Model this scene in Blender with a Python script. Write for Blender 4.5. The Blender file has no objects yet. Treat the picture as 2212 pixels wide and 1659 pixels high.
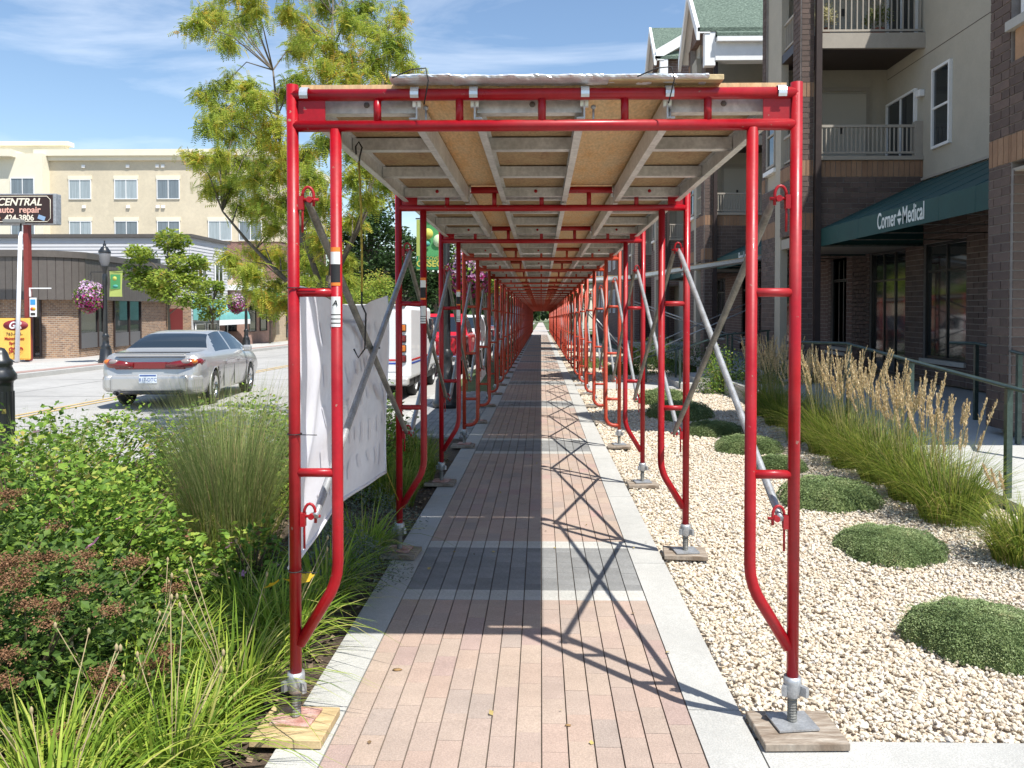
import bpy, bmesh, math, random
import numpy as np
from mathutils import Vector, Matrix
random.seed(7); rng = np.random.default_rng(7)
SC = bpy.context.scene; COL = SC.collection
R = math.radians
SLOPE = 0.013
def G(y): return -SLOPE * y            # the street falls gently away from the camera
EYE = 1.52
# ------------------------------------------------------------------ camera
cam = bpy.data.cameras.new('camera'); cam.sensor_width = 36; cam.lens = 1697/2212*36
cam.clip_start = 0.05; cam.clip_end = 3000
camo = bpy.data.objects.new('camera', cam); COL.objects.link(camo); SC.camera = camo
camo.location = (0, 0, EYE); camo.rotation_euler = (R(90-1.2), 0, R(1.05))
cam.shift_x = -0.0143; cam.shift_y = -0.0578
# ------------------------------------------------------------------ light
SUN = Vector((0.38, -0.40, 1.0)).normalized()
elev = math.asin(SUN.z); azim = math.atan2(SUN.x, SUN.y)
w = bpy.data.worlds.new('World'); SC.world = w; w.use_nodes = True
nt = w.node_tree; nt.nodes.clear()
out = nt.nodes.new('ShaderNodeOutputWorld'); bg = nt.nodes.new('ShaderNodeBackground'); bg.inputs[1].default_value = 0.115
sky = nt.nodes.new('ShaderNodeTexSky'); sky.sky_type = 'NISHITA'; sky.sun_disc = False
sky.sun_elevation = elev; sky.sun_rotation = azim; sky.air_density = 1.15; sky.dust_density = 0.25; sky.ozone_density = 3.2
tc = nt.nodes.new('ShaderNodeTexCoord'); mp = nt.nodes.new('ShaderNodeMapping'); mp.inputs['Scale'].default_value = (1.2, 1.0, 6.0)
mp.inputs['Rotation'].default_value = (0.0, 0.28, 0.4)
n1 = nt.nodes.new('ShaderNodeTexNoise'); n1.inputs['Scale'].default_value = 1.7; n1.inputs['Detail'].default_value = 9; n1.inputs['Roughness'].default_value = .58
n1.inputs['Distortion'].default_value = .7
cr = nt.nodes.new('ShaderNodeValToRGB'); cr.color_ramp.elements[0].position = .50; cr.color_ramp.elements[1].position = .84
cr.color_ramp.elements[1].color = (.55, .55, .55, 1)
mx = nt.nodes.new('ShaderNodeMixRGB'); mx.inputs[2].default_value = (8.6, 8.9, 9.3, 1)
L = nt.links.new
L(tc.outputs['Generated'], mp.inputs[0]); L(mp.outputs[0], n1.inputs[0]); L(n1.outputs[0], cr.inputs[0]); L(cr.outputs[0], mx.inputs[0])
L(sky.outputs[0], mx.inputs[1]); L(mx.outputs[0], bg.inputs[0]); L(bg.outputs[0], out.inputs[0])
sl = bpy.data.lights.new('sun', 'SUN'); sl.energy = 5.0; sl.angle = R(.53); sl.color = (1, .965, .90)
so = bpy.data.objects.new('sun', sl); COL.objects.link(so); so.location = (20, -20, 50)
so.rotation_euler = SUN.to_track_quat('Z', 'Y').to_euler()
SC.view_settings.view_transform = 'Standard'; SC.view_settings.look = 'None'; SC.view_settings.gamma = 1
SC.view_settings.exposure = 0.58; SC.view_settings.use_curve_mapping = False
SC.cycles.max_bounces = 6; SC.cycles.diffuse_bounces = 3; SC.cycles.glossy_bounces = 3; SC.cycles.transparent_max_bounces = 6
# ------------------------------------------------------------------ materials
MATS = {}
def mat(name, col, rough=.7, metal=0., var=.0, vs=8., bump=0., bs=60., col2=None, attr=False, spec=.5, coat=0., trans=0., mapping='Object', ramp=None, stretch=None, chips=None, stain=0.):
    if name in MATS: return MATS[name]
    m = bpy.data.materials.new(name); m.use_nodes = True; t = m.node_tree; N = t.nodes; lk = t.links.new
    p = N['Principled BSDF']; p.inputs['Roughness'].default_value = rough; p.inputs['Metallic'].default_value = metal
    p.inputs['Specular IOR Level'].default_value = spec; p.inputs['Coat Weight'].default_value = coat
    p.inputs['Base Color'].default_value = (*col, 1)
    tcn = N.new('ShaderNodeTexCoord'); src = tcn.outputs[mapping]
    if stretch:
        mpn = N.new('ShaderNodeMapping'); mpn.inputs['Scale'].default_value = stretch; lk(src, mpn.inputs[0]); src = mpn.outputs[0]
    cur = None
    if attr:
        a = N.new('ShaderNodeAttribute'); a.attribute_name = 'rnd'
        r = N.new('ShaderNodeValToRGB'); els = r.color_ramp.elements
        stops = ramp or [(0, col), (1, col2 or col)]
        while len(els) < len(stops): els.new(.5)
        for e, (q, c) in zip(els, stops): e.position = q; e.color = (*c, 1)
        lk(a.outputs['Fac'], r.inputs[0]); cur = r.outputs[0]
    if var > 0:
        n = N.new('ShaderNodeTexNoise'); n.inputs['Scale'].default_value = vs; n.inputs['Detail'].default_value = 6; n.inputs['Roughness'].default_value = .62
        lk(src, n.inputs[0])
        mr = N.new('ShaderNodeMapRange'); mr.inputs[1].default_value = .3; mr.inputs[2].default_value = .7
        mr.inputs[3].default_value = 1-var; mr.inputs[4].default_value = 1+var; lk(n.outputs[0], mr.inputs[0])
        if col2 is not None and not attr:
            mm = N.new('ShaderNodeMixRGB'); mm.inputs[1].default_value = (*col, 1); mm.inputs[2].default_value = (*col2, 1)
            cn = N.new('ShaderNodeMapRange'); cn.inputs[1].default_value = .35; cn.inputs[2].default_value = .65; lk(n.outputs[0], cn.inputs[0]); lk(cn.outputs[0], mm.inputs[0])
            cur = mm.outputs[0]
        n3 = N.new('ShaderNodeTexNoise'); n3.inputs['Scale'].default_value = vs*9; n3.inputs['Detail'].default_value = 3; lk(src, n3.inputs[0])
        m3 = N.new('ShaderNodeMapRange'); m3.inputs[1].default_value = .3; m3.inputs[2].default_value = .7
        m3.inputs[3].default_value = 1-var*.6; m3.inputs[4].default_value = 1+var*.6; lk(n3.outputs[0], m3.inputs[0])
        mu0 = N.new('ShaderNodeMath'); mu0.operation = 'MULTIPLY'; lk(mr.outputs[0], mu0.inputs[0]); lk(m3.outputs[0], mu0.inputs[1])
        mu = N.new('ShaderNodeVectorMath'); mu.operation = 'SCALE'
        if cur: lk(cur, mu.inputs[0])
        else: mu.inputs[0].default_value = col
        lk(mu0.outputs[0], mu.inputs['Scale']); cur = mu.outputs[0]
    if stain > 0:
        ge = N.new('ShaderNodeNewGeometry'); sn = N.new('ShaderNodeTexNoise'); sn.inputs['Scale'].default_value = 1.3; sn.inputs['Detail'].default_value = 10; sn.inputs['Roughness'].default_value = .68
        lk(ge.outputs['Position'], sn.inputs[0]); sr = N.new('ShaderNodeMapRange'); sr.inputs[1].default_value = .3; sr.inputs[2].default_value = .7; sr.inputs[3].default_value = 1-stain; sr.inputs[4].default_value = 1+stain*.6; lk(sn.outputs[0], sr.inputs[0])
        sp = N.new('ShaderNodeTexNoise'); sp.inputs['Scale'].default_value = 170; sp.inputs['Detail'].default_value = 2; lk(ge.outputs['Position'], sp.inputs[0])
        s2 = N.new('ShaderNodeMapRange'); s2.inputs[1].default_value = .35; s2.inputs[2].default_value = .65; s2.inputs[3].default_value = .88; s2.inputs[4].default_value = 1.12; lk(sp.outputs[0], s2.inputs[0])
        sm_ = N.new('ShaderNodeMath'); sm_.operation = 'MULTIPLY'; lk(sr.outputs[0], sm_.inputs[0]); lk(s2.outputs[0], sm_.inputs[1])
        sv = N.new('ShaderNodeVectorMath'); sv.operation = 'SCALE'
        if cur: lk(cur, sv.inputs[0])
        else: sv.inputs[0].default_value = col
        lk(sm_.outputs[0], sv.inputs['Scale']); cur = sv.outputs[0]
    if chips:
        ge = N.new('ShaderNodeNewGeometry'); cn_ = N.new('ShaderNodeTexNoise'); cn_.inputs['Scale'].default_value = 42; cn_.inputs['Detail'].default_value = 4; lk(ge.outputs['Position'], cn_.inputs[0])
        c1 = N.new('ShaderNodeMapRange'); c1.inputs[1].default_value = .70; c1.inputs[2].default_value = .73; lk(cn_.outputs[0], c1.inputs[0])
        fd = N.new('ShaderNodeTexNoise'); fd.inputs['Scale'].default_value = 3.1; fd.inputs['Detail'].default_value = 5; lk(ge.outputs['Position'], fd.inputs[0])
        f1 = N.new('ShaderNodeMapRange'); f1.inputs[1].default_value = .45; f1.inputs[2].default_value = .75; f1.inputs[4].default_value = .30; lk(fd.outputs[0], f1.inputs[0])
        m1 = N.new('ShaderNodeMixRGB'); m1.inputs[2].default_value = (col[0]*1.15+.03, col[1]+.07, col[2]+.06, 1); lk(f1.outputs[0], m1.inputs[0])
        if cur: lk(cur, m1.inputs[1])
        else: m1.inputs[1].default_value = (*col, 1)
        m2 = N.new('ShaderNodeMixRGB'); m2.inputs[2].default_value = (*chips, 1); lk(c1.outputs[0], m2.inputs[0]); lk(m1.outputs[0], m2.inputs[1]); cur = m2.outputs[0]
        r1 = N.new('ShaderNodeMapRange'); r1.inputs[1].default_value = .3; r1.inputs[2].default_value = .7; r1.inputs[3].default_value = rough-.08; r1.inputs[4].default_value = rough+.2; lk(fd.outputs[0], r1.inputs[0]); lk(r1.outputs[0], p.inputs['Roughness'])
    if cur: lk(cur, p.inputs['Base Color'])
    if bump > 0:
        n2 = N.new('ShaderNodeTexNoise'); n2.inputs['Scale'].default_value = bs; n2.inputs['Detail'].default_value = 5; lk(src, n2.inputs[0])
        b = N.new('ShaderNodeBump'); b.inputs['Strength'].default_value = bump; b.inputs['Distance'].default_value = .01
        lk(n2.outputs[0], b.inputs['Height']); lk(b.outputs[0], p.inputs['Normal'])
    if trans > 0:
        tr = N.new('ShaderNodeBsdfTranslucent'); ms = N.new('ShaderNodeMixShader'); ms.inputs[0].default_value = trans
        if cur:
            g = N.new('ShaderNodeGamma'); g.inputs[1].default_value = .85; lk(cur, g.inputs[0]); lk(g.outputs[0], tr.inputs[0])
        else: tr.inputs[0].default_value = (*col, 1)
        o = N['Material Output']; lk(p.outputs[0], ms.inputs[1]); lk(tr.outputs[0], ms.inputs[2]); lk(ms.outputs[0], o.inputs[0])
    MATS[name] = m; return m
def brickmat(name, c1, c2, mortar, bw=.3, rh=.1, mode='xz', ms=.008):
    m = bpy.data.materials.new(name); m.use_nodes = True; t = m.node_tree; N = t.nodes; lk = t.links.new
    p = N['Principled BSDF']; p.inputs['Roughness'].default_value = .88
    tcn = N.new('ShaderNodeTexCoord'); sx = N.new('ShaderNodeSeparateXYZ'); cx = N.new('ShaderNodeCombineXYZ')
    lk(tcn.outputs['Object'], sx.inputs[0]); ad = N.new('ShaderNodeMath'); ad.operation = 'ADD'
    lk(sx.outputs[0], ad.inputs[0]); lk(sx.outputs[1], ad.inputs[1]); lk(ad.outputs[0], cx.inputs[0]); lk(sx.outputs[2], cx.inputs[1])
    b = N.new('ShaderNodeTexBrick'); lk(cx.outputs[0], b.inputs[0]); b.inputs['Color1'].default_value = (*c1, 1); b.inputs['Color2'].default_value = (*c2, 1)
    b.inputs['Mortar'].default_value = (*mortar, 1); b.inputs['Scale'].default_value = 1; b.inputs['Brick Width'].default_value = bw
    b.inputs['Row Height'].default_value = rh; b.inputs['Mortar Size'].default_value = ms; b.inputs['Bias'].default_value = 0
    n = N.new('ShaderNodeTexNoise'); n.inputs['Scale'].default_value = 3; n.inputs['Detail'].default_value = 6; lk(tcn.outputs['Object'], n.inputs[0])
    mr = N.new('ShaderNodeMapRange'); mr.inputs[3].default_value = .7; mr.inputs[4].default_value = 1.3; lk(n.outputs[0], mr.inputs[0])
    mu = N.new('ShaderNodeVectorMath'); mu.operation = 'SCALE'; lk(b.outputs[0], mu.inputs[0]); lk(mr.outputs[0], mu.inputs['Scale']); lk(mu.outputs[0], p.inputs['Base Color'])
    bb = N.new('ShaderNodeBump'); bb.inputs['Strength'].default_value = .6; bb.inputs['Distance'].default_value = .01; bb.invert = True
    lk(b.outputs['Fac'], bb.inputs['Height']); lk(bb.outputs[0], p.inputs['Normal'])
    return m
RED = mat('red_paint', (.32, .004, .010), .33, var=.14, vs=9, coat=.08, bump=.08, bs=26, spec=.35, chips=(.30, .14, .11))
ORG = mat('orange_red_paint', (.40, .042, .016), .45, var=.22, vs=12, bump=.1, bs=40, chips=(.35, .2, .12))
GALV = mat('galvanised_steel', (.40, .41, .42), .45, .55, var=.25, vs=14, bump=.12, bs=120)
GALVD = mat('weathered_tube', (.20, .195, .175), .55, .35, var=.35, vs=10, bump=.2, bs=100)
ALU = mat('aluminium', (.56, .55, .53), .45, .3, var=.22, vs=6, bump=.1, bs=80)
ALUB = mat('bright_aluminium', (.72, .73, .75), .3, .6, var=.1, vs=20)
PLY = mat('fresh_plywood', (.76, .54, .30), .7, var=.32, vs=3, col2=(.48, .27, .11), stretch=(3.2, .9, 1), bump=.05)
PLYD = mat('weathered_plywood', (.48, .34, .18), .75, var=.4, vs=3, col2=(.22, .13, .065), stretch=(3, 2, 1), bump=.08)
PLYG = mat('grey_plywood', (.23, .17, .12), .85, var=.3, vs=3, col2=(.33, .29, .24), stretch=(2, 14, 1), bump=.2)
WOOD = mat('pine_board', (.42, .30, .15), .75, var=.2, vs=3, col2=(.50, .38, .21), stretch=(2, 12, 2), bump=.15)
RUST = mat('rusty_plate', (.48, .22, .17), .7, .2, var=.3, vs=18, col2=(.50, .36, .33), bump=.2)
CONC = mat('concrete', (.42, .415, .39), .9, var=.06, vs=2.5, bump=.25, bs=180, stain=.12)
ROADM = mat('road_concrete', (.36, .35, .33), .9, var=.10, vs=.5, bump=.2, bs=90, stain=.10)
BLACK = mat('black_paint', (.018, .02, .022), .35, var=.2, vs=9, coat=.3)
BLKM = mat('black_rubber', (.015, .015, .016), .7, var=.2, vs=20)
JOINTSAND = mat('joint_sand', (.15, .125, .10), .95, var=.3, vs=40, bump=.3)  # dark sand bed showing in the joints between pavers
WHITE = mat('white_trim', (.80, .80, .79), .55, var=.04, vs=4)
BRZ = mat('bronze_green_rail', (.055, .085, .075), .38, .4, var=.3, vs=12, coat=.2)
GLASS = mat('dark_glass', (.022, .028, .032), .05, spec=.9, var=.1, vs=.6)
GLASSB = mat('curtained_glass', (.16, .19, .21), .12, spec=.8, var=.35, vs=1.2, stretch=(30, 30, .2))
GLASSC = mat('pale_blind_glass', (.33, .38, .40), .2, spec=.7, var=.3, vs=1.5, stretch=(14, 14, .2))
BROWN = mat('dark_brown_metal', (.040, .026, .024), .5, var=.15, vs=8)
# ------------------------------------------------------------------ object helpers
def link(o, parent=None, loc=None, rot=None):
    COL.objects.link(o)
    if parent: o.parent = parent
    if loc is not None: o.location = loc
    if rot is not None: o.rotation_euler = rot
    return o
def tag(o, label=None, cat=None, group=None, kind=None):
    if label: o['label'] = label
    if cat: o['category'] = cat
    if group: o['group'] = group
    if kind: o['kind'] = kind
    return o
def empty(name, loc=(0, 0, 0), rot=(0, 0, 0), label=None, cat=None, group=None):
    o = bpy.data.objects.new(name, None); o.empty_display_size = .1; link(o, None, loc, rot); return tag(o, label, cat, group)
def copy_tree(o, parent=None, loc=None):
    c = o.copy(); COL.objects.link(c); c.parent = parent
    if parent: c.matrix_parent_inverse = o.matrix_parent_inverse
    if loc is not None: c.location = loc
    for ch in list(o.children): copy_tree(ch, c)
    return c
class B:
    def __init__(s): s.v = []; s.f = []; s.m = []; s.cur = 0; s.sm = []; s.smooth = False
    def mi(s, i): s.cur = i; return s
    def _add(s, vs, fs, smooth=False):
        o = len(s.v); s.v += [tuple(p) for p in vs]
        for f in fs: s.f.append([i+o for i in f]); s.m.append(s.cur); s.sm.append(smooth)
        return s
    def box(s, c, d, rot=None, M=None):
        x, y, z = d[0]/2, d[1]/2, d[2]/2
        P = [Vector(p) for p in [(-x,-y,-z),(x,-y,-z),(x,y,-z),(-x,y,-z),(-x,-y,z),(x,-y,z),(x,y,z),(-x,y,z)]]
        if rot:
            from mathutils import Euler
            E = Euler(rot).to_matrix(); P = [E @ p for p in P]
        P = [p + Vector(c) for p in P]
        if M: P = [M @ p for p in P]
        return s._add(P, [(0,3,2,1),(4,5,6,7),(0,1,5,4),(1,2,6,5),(2,3,7,6),(3,0,4,7)])
    def bb(s, x0, x1, y0, y1, z0, z1): return s.box(((x0+x1)/2, (y0+y1)/2, (z0+z1)/2), (abs(x1-x0), abs(y1-y0), abs(z1-z0)))
    def rbox(s, c, d, bev, seg=2, rot=None):
        bm = bmesh.new(); bmesh.ops.create_cube(bm, size=1); bmesh.ops.scale(bm, vec=d, verts=bm.verts)
        bmesh.ops.bevel(bm, geom=bm.edges[:], offset=bev, segments=seg, affect='EDGES', profile=.5)
        from mathutils import Euler
        if rot: bmesh.ops.rotate(bm, cent=(0,0,0), matrix=Euler(rot).to_matrix(), verts=bm.verts)
        bm.verts.ensure_lookup_table(); P = [v.co + Vector(c) for v in bm.verts]; F = [[v.index for v in f.verts] for f in bm.faces]; bm.free()
        return s._add(P, F, False)
    def path(s, pts, r, n=10, cap=True, flat=1.0):
        pts = [Vector(p) for p in pts]; k = len(pts); rr = r if isinstance(r, (list, tuple)) else [r]*k
        vs = []; up = None
        for i, p in enumerate(pts):
            d = (pts[min(i+1, k-1)] - pts[max(i-1, 0)]).normalized()
            if up is None:
                up = Vector((0, 0, 1)) if abs(d.z) < .9 else Vector((0, 1, 0))
            a = d.cross(up)
            if a.length < 1e-5: a = d.cross(Vector((1, 0, 0)))
            a.normalize(); b = a.cross(d).normalized(); up = b
            for j in range(n):
                t = 2*math.pi*j/n; vs.append(p + (a*math.cos(t) + b*math.sin(t)*flat)*rr[i])
        fs = [(i*n+j, i*n+(j+1) % n, (i+1)*n+(j+1) % n, (i+1)*n+j) for i in range(k-1) for j in range(n)]
        s._add(vs, fs, True)
        if cap:
            o = len(s.v) - len(vs)
            for rng_ in (list(range(n))[::-1], list(range((k-1)*n, k*n))):
                s.f.append([o+i for i in rng_]); s.m.append(s.cur); s.sm.append(False)
        return s
    def tube(s, a, b, r, n=10): return s.path([a, b], r, n)
    def lathe(s, prof, n=20, c=(0, 0, 0), axis='z', smooth=True):
        vs = []
        for r_, z in prof:
            for j in range(n):
                t = 2*math.pi*j/n; q = (r_*math.cos(t), r_*math.sin(t), z)
                if axis == 'x': q = (z, r_*math.cos(t), r_*math.sin(t))
                if axis == 'y': q = (r_*math.cos(t), z, r_*math.sin(t))
                vs.append(Vector(q)+Vector(c))
        k = len(prof)
        return s._add(vs, [(i*n+j, i*n+(j+1) % n, (i+1)*n+(j+1) % n, (i+1)*n+j) for i in range(k-1) for j in range(n)], smooth)
    def poly(s, pts): return s._add(pts, [list(range(len(pts)))])
    def prism(s, pts, off):
        n = len(pts); off = Vector(off); P = [Vector(p) for p in pts]; Q = [p+off for p in P]
        return s._add(P+Q, [list(range(n))[::-1], list(range(n, 2*n))] + [(i, (i+1) % n, n+(i+1) % n, n+i) for i in range(n)])
    def grid(s, fn, nu, nv, smooth=True):
        vs = [fn(i/nu, j/nv) for i in range(nu+1) for j in range(nv+1)]
        return s._add(vs, [(i*(nv+1)+j, (i+1)*(nv+1)+j, (i+1)*(nv+1)+j+1, i*(nv+1)+j+1) for i in range(nu) for j in range(nv)], smooth)
    def ico(s, c, r, sub=1, jit=0.):
        bm = bmesh.new(); bmesh.ops.create_icosphere(bm, subdivisions=sub, radius=1)
        P = [Vector(c) + Vector((v.co.x*r[0], v.co.y*r[1], v.co.z*r[2]))*(1+random.uniform(-jit, jit)) for v in bm.verts]
        F = [[v.index for v in f.verts] for f in bm.faces]; bm.free(); return s._add(P, F, True)
    def build(s, name, mats, parent=None, loc=None, rot=None, kind=None, label=None):
        me = bpy.data.meshes.new(name); me.from_pydata([tuple(p) for p in s.v], [], s.f)
        if not isinstance(mats, (list, tuple)): mats = [mats]
        for m_ in mats: me.materials.append(m_)
        me.polygons.foreach_set('material_index', s.m); me.polygons.foreach_set('use_smooth', s.sm); me.update()
        o = bpy.data.objects.new(name, me); link(o, parent, loc, rot); tag(o, label, kind=kind); return o
def npmesh(name, V, F, m, parent=None, rnd=None, smooth=False, kind=None, mi=None):
    F = np.asarray(F); k = F.shape[1]; me = bpy.data.meshes.new(name)
    me.vertices.add(len(V)); me.vertices.foreach_set('co', np.asarray(V, dtype=np.float32).ravel())
    me.loops.add(F.size); me.loops.foreach_set('vertex_index', F.astype(np.int32).ravel())
    me.polygons.add(len(F)); me.polygons.foreach_set('loop_start', np.arange(0, F.size, k, dtype=np.int32))
    me.polygons.foreach_set('loop_total', np.full(len(F), k, dtype=np.int32))
    me.polygons.foreach_set('use_smooth', np.full(len(F), smooth, dtype=bool))
    for mm in (m if isinstance(m, (list, tuple)) else [m]): me.materials.append(mm)
    if mi is not None: me.polygons.foreach_set('material_index', np.asarray(mi, dtype=np.int32))
    me.update(calc_edges=True)
    if rnd is not None:
        a = me.attributes.new('rnd', 'FLOAT', 'POINT'); a.data.foreach_set('value', np.asarray(rnd, dtype=np.float32))
    o = bpy.data.objects.new(name, me); link(o, parent)
    if kind: o['kind'] = kind
    return o
def rots(yaw, pitch, roll):
    cy, sy, cp, sp, cr_, sr = np.cos(yaw), np.sin(yaw), np.cos(pitch), np.sin(pitch), np.cos(roll), np.sin(roll)
    n = len(yaw); Z = np.zeros((n, 3, 3)); Z[:, 0, 0] = cy; Z[:, 0, 1] = -sy; Z[:, 1, 0] = sy; Z[:, 1, 1] = cy; Z[:, 2, 2] = 1
    X = np.zeros((n, 3, 3)); X[:, 0, 0] = 1; X[:, 1, 1] = cp; X[:, 1, 2] = -sp; X[:, 2, 1] = sp; X[:, 2, 2] = cp
    Y = np.zeros((n, 3, 3)); Y[:, 1, 1] = 1; Y[:, 0, 0] = cr_; Y[:, 0, 2] = sr; Y[:, 2, 0] = -sr; Y[:, 2, 2] = cr_
    return Z @ X @ Y
def inst(name, BV, BF, M, P, m, parent=None, rnd=None, smooth=False, kind=None):
    """many copies of a small base shape joined into one mesh"""
    BV = np.asarray(BV, float); BF = np.asarray(BF); n = len(P); k = len(BV)
    V = (np.einsum('nij,kj->nki', M, BV) + P[:, None, :]).reshape(-1, 3)
    F = (BF[None] + (np.arange(n)*k)[:, None, None]).reshape(-1, BF.shape[1])
    return npmesh(name, V, F, m, parent, None if rnd is None else np.repeat(rnd, k), smooth, kind)
BOXV = [(-.5,-.5,0),(.5,-.5,0),(.5,.5,0),(-.5,.5,0),(-.5,-.5,1),(.5,-.5,1),(.5,.5,1),(-.5,.5,1)]
BOX5 = [(4,5,6,7),(0,1,5,4),(1,2,6,5),(2,3,7,6),(3,0,4,7)]
LEAFV = [(0, 0, 0), (.5, .45, .1), (0, 1, 0), (-.5, .45, .1), (0, .5, -.03)]
LEAFF = [(0, 1, 4), (1, 2, 4), (2, 3, 4), (3, 0, 4)]
LEAF2V = [(0, 0, 0), (.5, .45, .08), (0, 1, -.05), (-.5, .45, .08)]
LEAF2F = [(0, 1, 2), (0, 2, 3)]
def text(s, size, m, parent, loc, rot, shear=0., ext=.004, align='CENTER', sx=1., name='lettering', bold=0.):
    c = bpy.data.curves.new(name, 'FONT'); c.body = s; c.size = size; c.shear = shear; c.extrude = ext; c.align_x = align; c.offset = bold
    tmp = bpy.data.objects.new(name, c); COL.objects.link(tmp); bpy.context.view_layer.update()
    me = bpy.data.meshes.new_from_object(tmp.evaluated_get(bpy.context.evaluated_depsgraph_get())); bpy.data.objects.remove(tmp)
    if not me.materials: me.materials.append(m)
    o = bpy.data.objects.new(name, me); link(o, parent, loc, rot); o.scale = (sx, 1, 1); return o
# ------------------------------------------------------------------ ground
def sheet(name, x0, x1, y0, y1, off, m, parent=None, kind='structure', th=.0, ny=1):
    b = B()
    if th: 
        P = [(x0, y0, G(y0)+off-th), (x1, y0, G(y0)+off-th), (x1, y1, G(y1)+off-th), (x0, y1, G(y1)+off-th)]
        Q = [(x, y, z+th) for x, y, z in P]
        b._add(P+Q, [(0,3,2,1),(4,5,6,7),(0,1,5,4),(1,2,6,5),(2,3,7,6),(3,0,4,7)])
    else: b.poly([(x0, y0, G(y0)+off), (x1, y0, G(y0)+off), (x1, y1, G(y1)+off), (x0, y1, G(y1)+off)])
    return b.build(name, m, parent, kind=kind)
SOIL = mat('mulch_soil', (.075, .052, .036), .95, var=.4, vs=14, bump=.8, bs=50)
LAWN = mat('far_lawn', (.07, .10, .03), .95, var=.35, vs=2)
sheet('ground', -900, 900, -30, 1500, -.30, mat('far_ground', (.12, .14, .07), .95, var=.3, vs=.3))
sheet('road', -14.2, -2.15, -20, 330, -.13, ROADM, th=.1)
road_j = B()
for y in np.arange(-2, 100, 4.6): road_j.poly([(-14.2, y, G(y)-.126), (-2.15, y, G(y)-.126), (-2.15, y+.025, G(y)-.126), (-14.2, y+.025, G(y)-.126)])
for x in (-5.0, -11.6): road_j.poly([(x, -10, G(-10)-.125), (x+.02, -10, G(-10)-.125), (x+.02, 120, G(120)-.125), (x, 120, G(120)-.125)])
road_j.build('road_joint', mat('joint_tar', (.10, .10, .095), .9), kind='structure')
ym = B()
for x in (-8.95, -8.72):
    ym.poly([(x, -10, G(-10)-.122), (x+.10, -10, G(-10)-.122), (x+.10, 260, G(260)-.122), (x, 260, G(260)-.122)])
ym.build('centre_line', mat('yellow_paint', (.50, .36, .16), .8, var=.2, vs=5), kind='structure')
# tyre-darkened lanes are part of the concrete; far pavement and kerbs
sheet('far_kerb', -14.4, -14.2, -10, 200, 0.0, CONC, th=.2)
sheet('far_pavement', -17.2, -14.4, -10, 200, .0, CONC, th=.25)
sheet('far_paver_band', -14.95, -14.45, -10, 200, .006, mat('red_pavers', (.33, .22, .19), .9, var=.25, vs=6, bump=.3, bs=20))
sheet('far_lot', -60, -17.2, -10, 120, -.03, mat('far_lot_concrete', (.40, .38, .36), .9, var=.1, vs=.6), th=.2)
# crosswise gutter and kerb of the near side
sheet('near_kerb', -2.15, -2.0, 10.2, 200, .0, CONC, th=.2)
b = B(); kp = [(-4.6, -3), (-4.6, 7.2)] + [(-4.6+2.45*(1-math.cos(t)), 7.2+2.8*math.sin(t)) for t in np.linspace(.15, math.pi/2, 8)]
for (xa, ya), (xb, yb) in zip(kp[:-1], kp[1:]):
    d = Vector((xb-xa, yb-ya, 0)).normalized(); nn = Vector((-d.y, d.x, 0))*.15
    P = [(xa, ya, G(ya)), (xb, yb, G(yb)), (xb+nn.x, yb+nn.y, G(yb)), (xa+nn.x, ya+nn.y, G(ya))]
    b._add([(x, y, z-.2) for x, y, z in P]+P, [(0,3,2,1),(4,5,6,7),(0,1,5,4),(1,2,6,5),(2,3,7,6),(3,0,4,7)])
b.build('bed_kerb', CONC, kind='structure')
b = B(); b.poly([(-.93, -3, G(-3)-.02)] + [(-.93, 9.9, G(9.9)-.02)] + [(x, y, G(y)-.02) for x, y in kp[::-1]]); b.build('planting_bed', SOIL, kind='structure')
# near side verge: grey pavers, then grass
sheet('verge_base', -2.0, -.935, 9.9, 16.2, -.012, JOINTSAND)
sheet('verge_lawn', -2.0, -.935, 16.2, 200, -.005, LAWN)
P = []; Sx = []; 
for r_ in range(30):
    for c_ in range(10):
        P.append((-1.99+.105*(c_+.5), 9.95+.21*(r_+.5)+(.105 if c_ % 2 else 0), 0))
P = np.array(P); P[:, 2] = G(P[:, 1])-.03
M = np.zeros((len(P), 3, 3)); M[:, 0, 0] = .099; M[:, 1, 1] = .203; M[:, 2, 2] = .03
GREYP = mat('grey_paver', (.2, .2, .2), .9, attr=True, ramp=[(0, (.20, .205, .21)), (1, (.30, .30, .30))], var=.1, vs=30, bump=.2, bs=150)
inst('verge_paver', BOXV, BOX5, M, P, GREYP, rnd=rng.random(len(P)), kind='stuff')
# far end of street
sheet('far_side_lawn', .8, 40, 76, 330, -.004, LAWN); sheet('far_walkway', -.94, .77, 74, 330, -.002, mat('far_walk', (.42, .37, .33), .9, var=.15, vs=2))
sheet('cross_street', -60, 60, 96, 104, .0, ROADM)
# ------------------------------------------------------------------ walkway of pavers
sheet('walkway_base', -.76, .575, -2, 76, -.009, JOINTSAND)
walk = empty('walkway', (0, 0, 0)); tag(walk, kind='structure')
COLW = 1.324/14; pav = []
def prow(y0, ln, typ, col, off=0): pav.append((-.754+COLW*(col+.5), y0+ln/2, COLW-.0052, ln-.0014, typ))
y = 4.21 - 4.6*2
while y < 75:
    # light, dark x4, light, field
    for c in range(14):
        prow(y, .155, 2, c)
        o = .1 if c % 2 else 0
        if o: prow(y+.155, .1, 1, c)
        yy = y+.155+o
        while yy < y+.155+.81: 
            l = min(.2025, y+.965-yy); 
            if l > .02: prow(yy, l, 1, c)
            yy += .2025
        prow(y+.965, .155, 2, c)
        yy = y+1.12; st = (.095, .19, .13, .16, .06)[(c*3+int(y)) % 5]; first = True
        while yy < y+4.6-.01:
            l = st if first else .1933; first = False; l = min(l, y+4.6-yy)
            if l > .015: prow(yy, l, 0, c)
            yy += l
    y += 4.6
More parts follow.
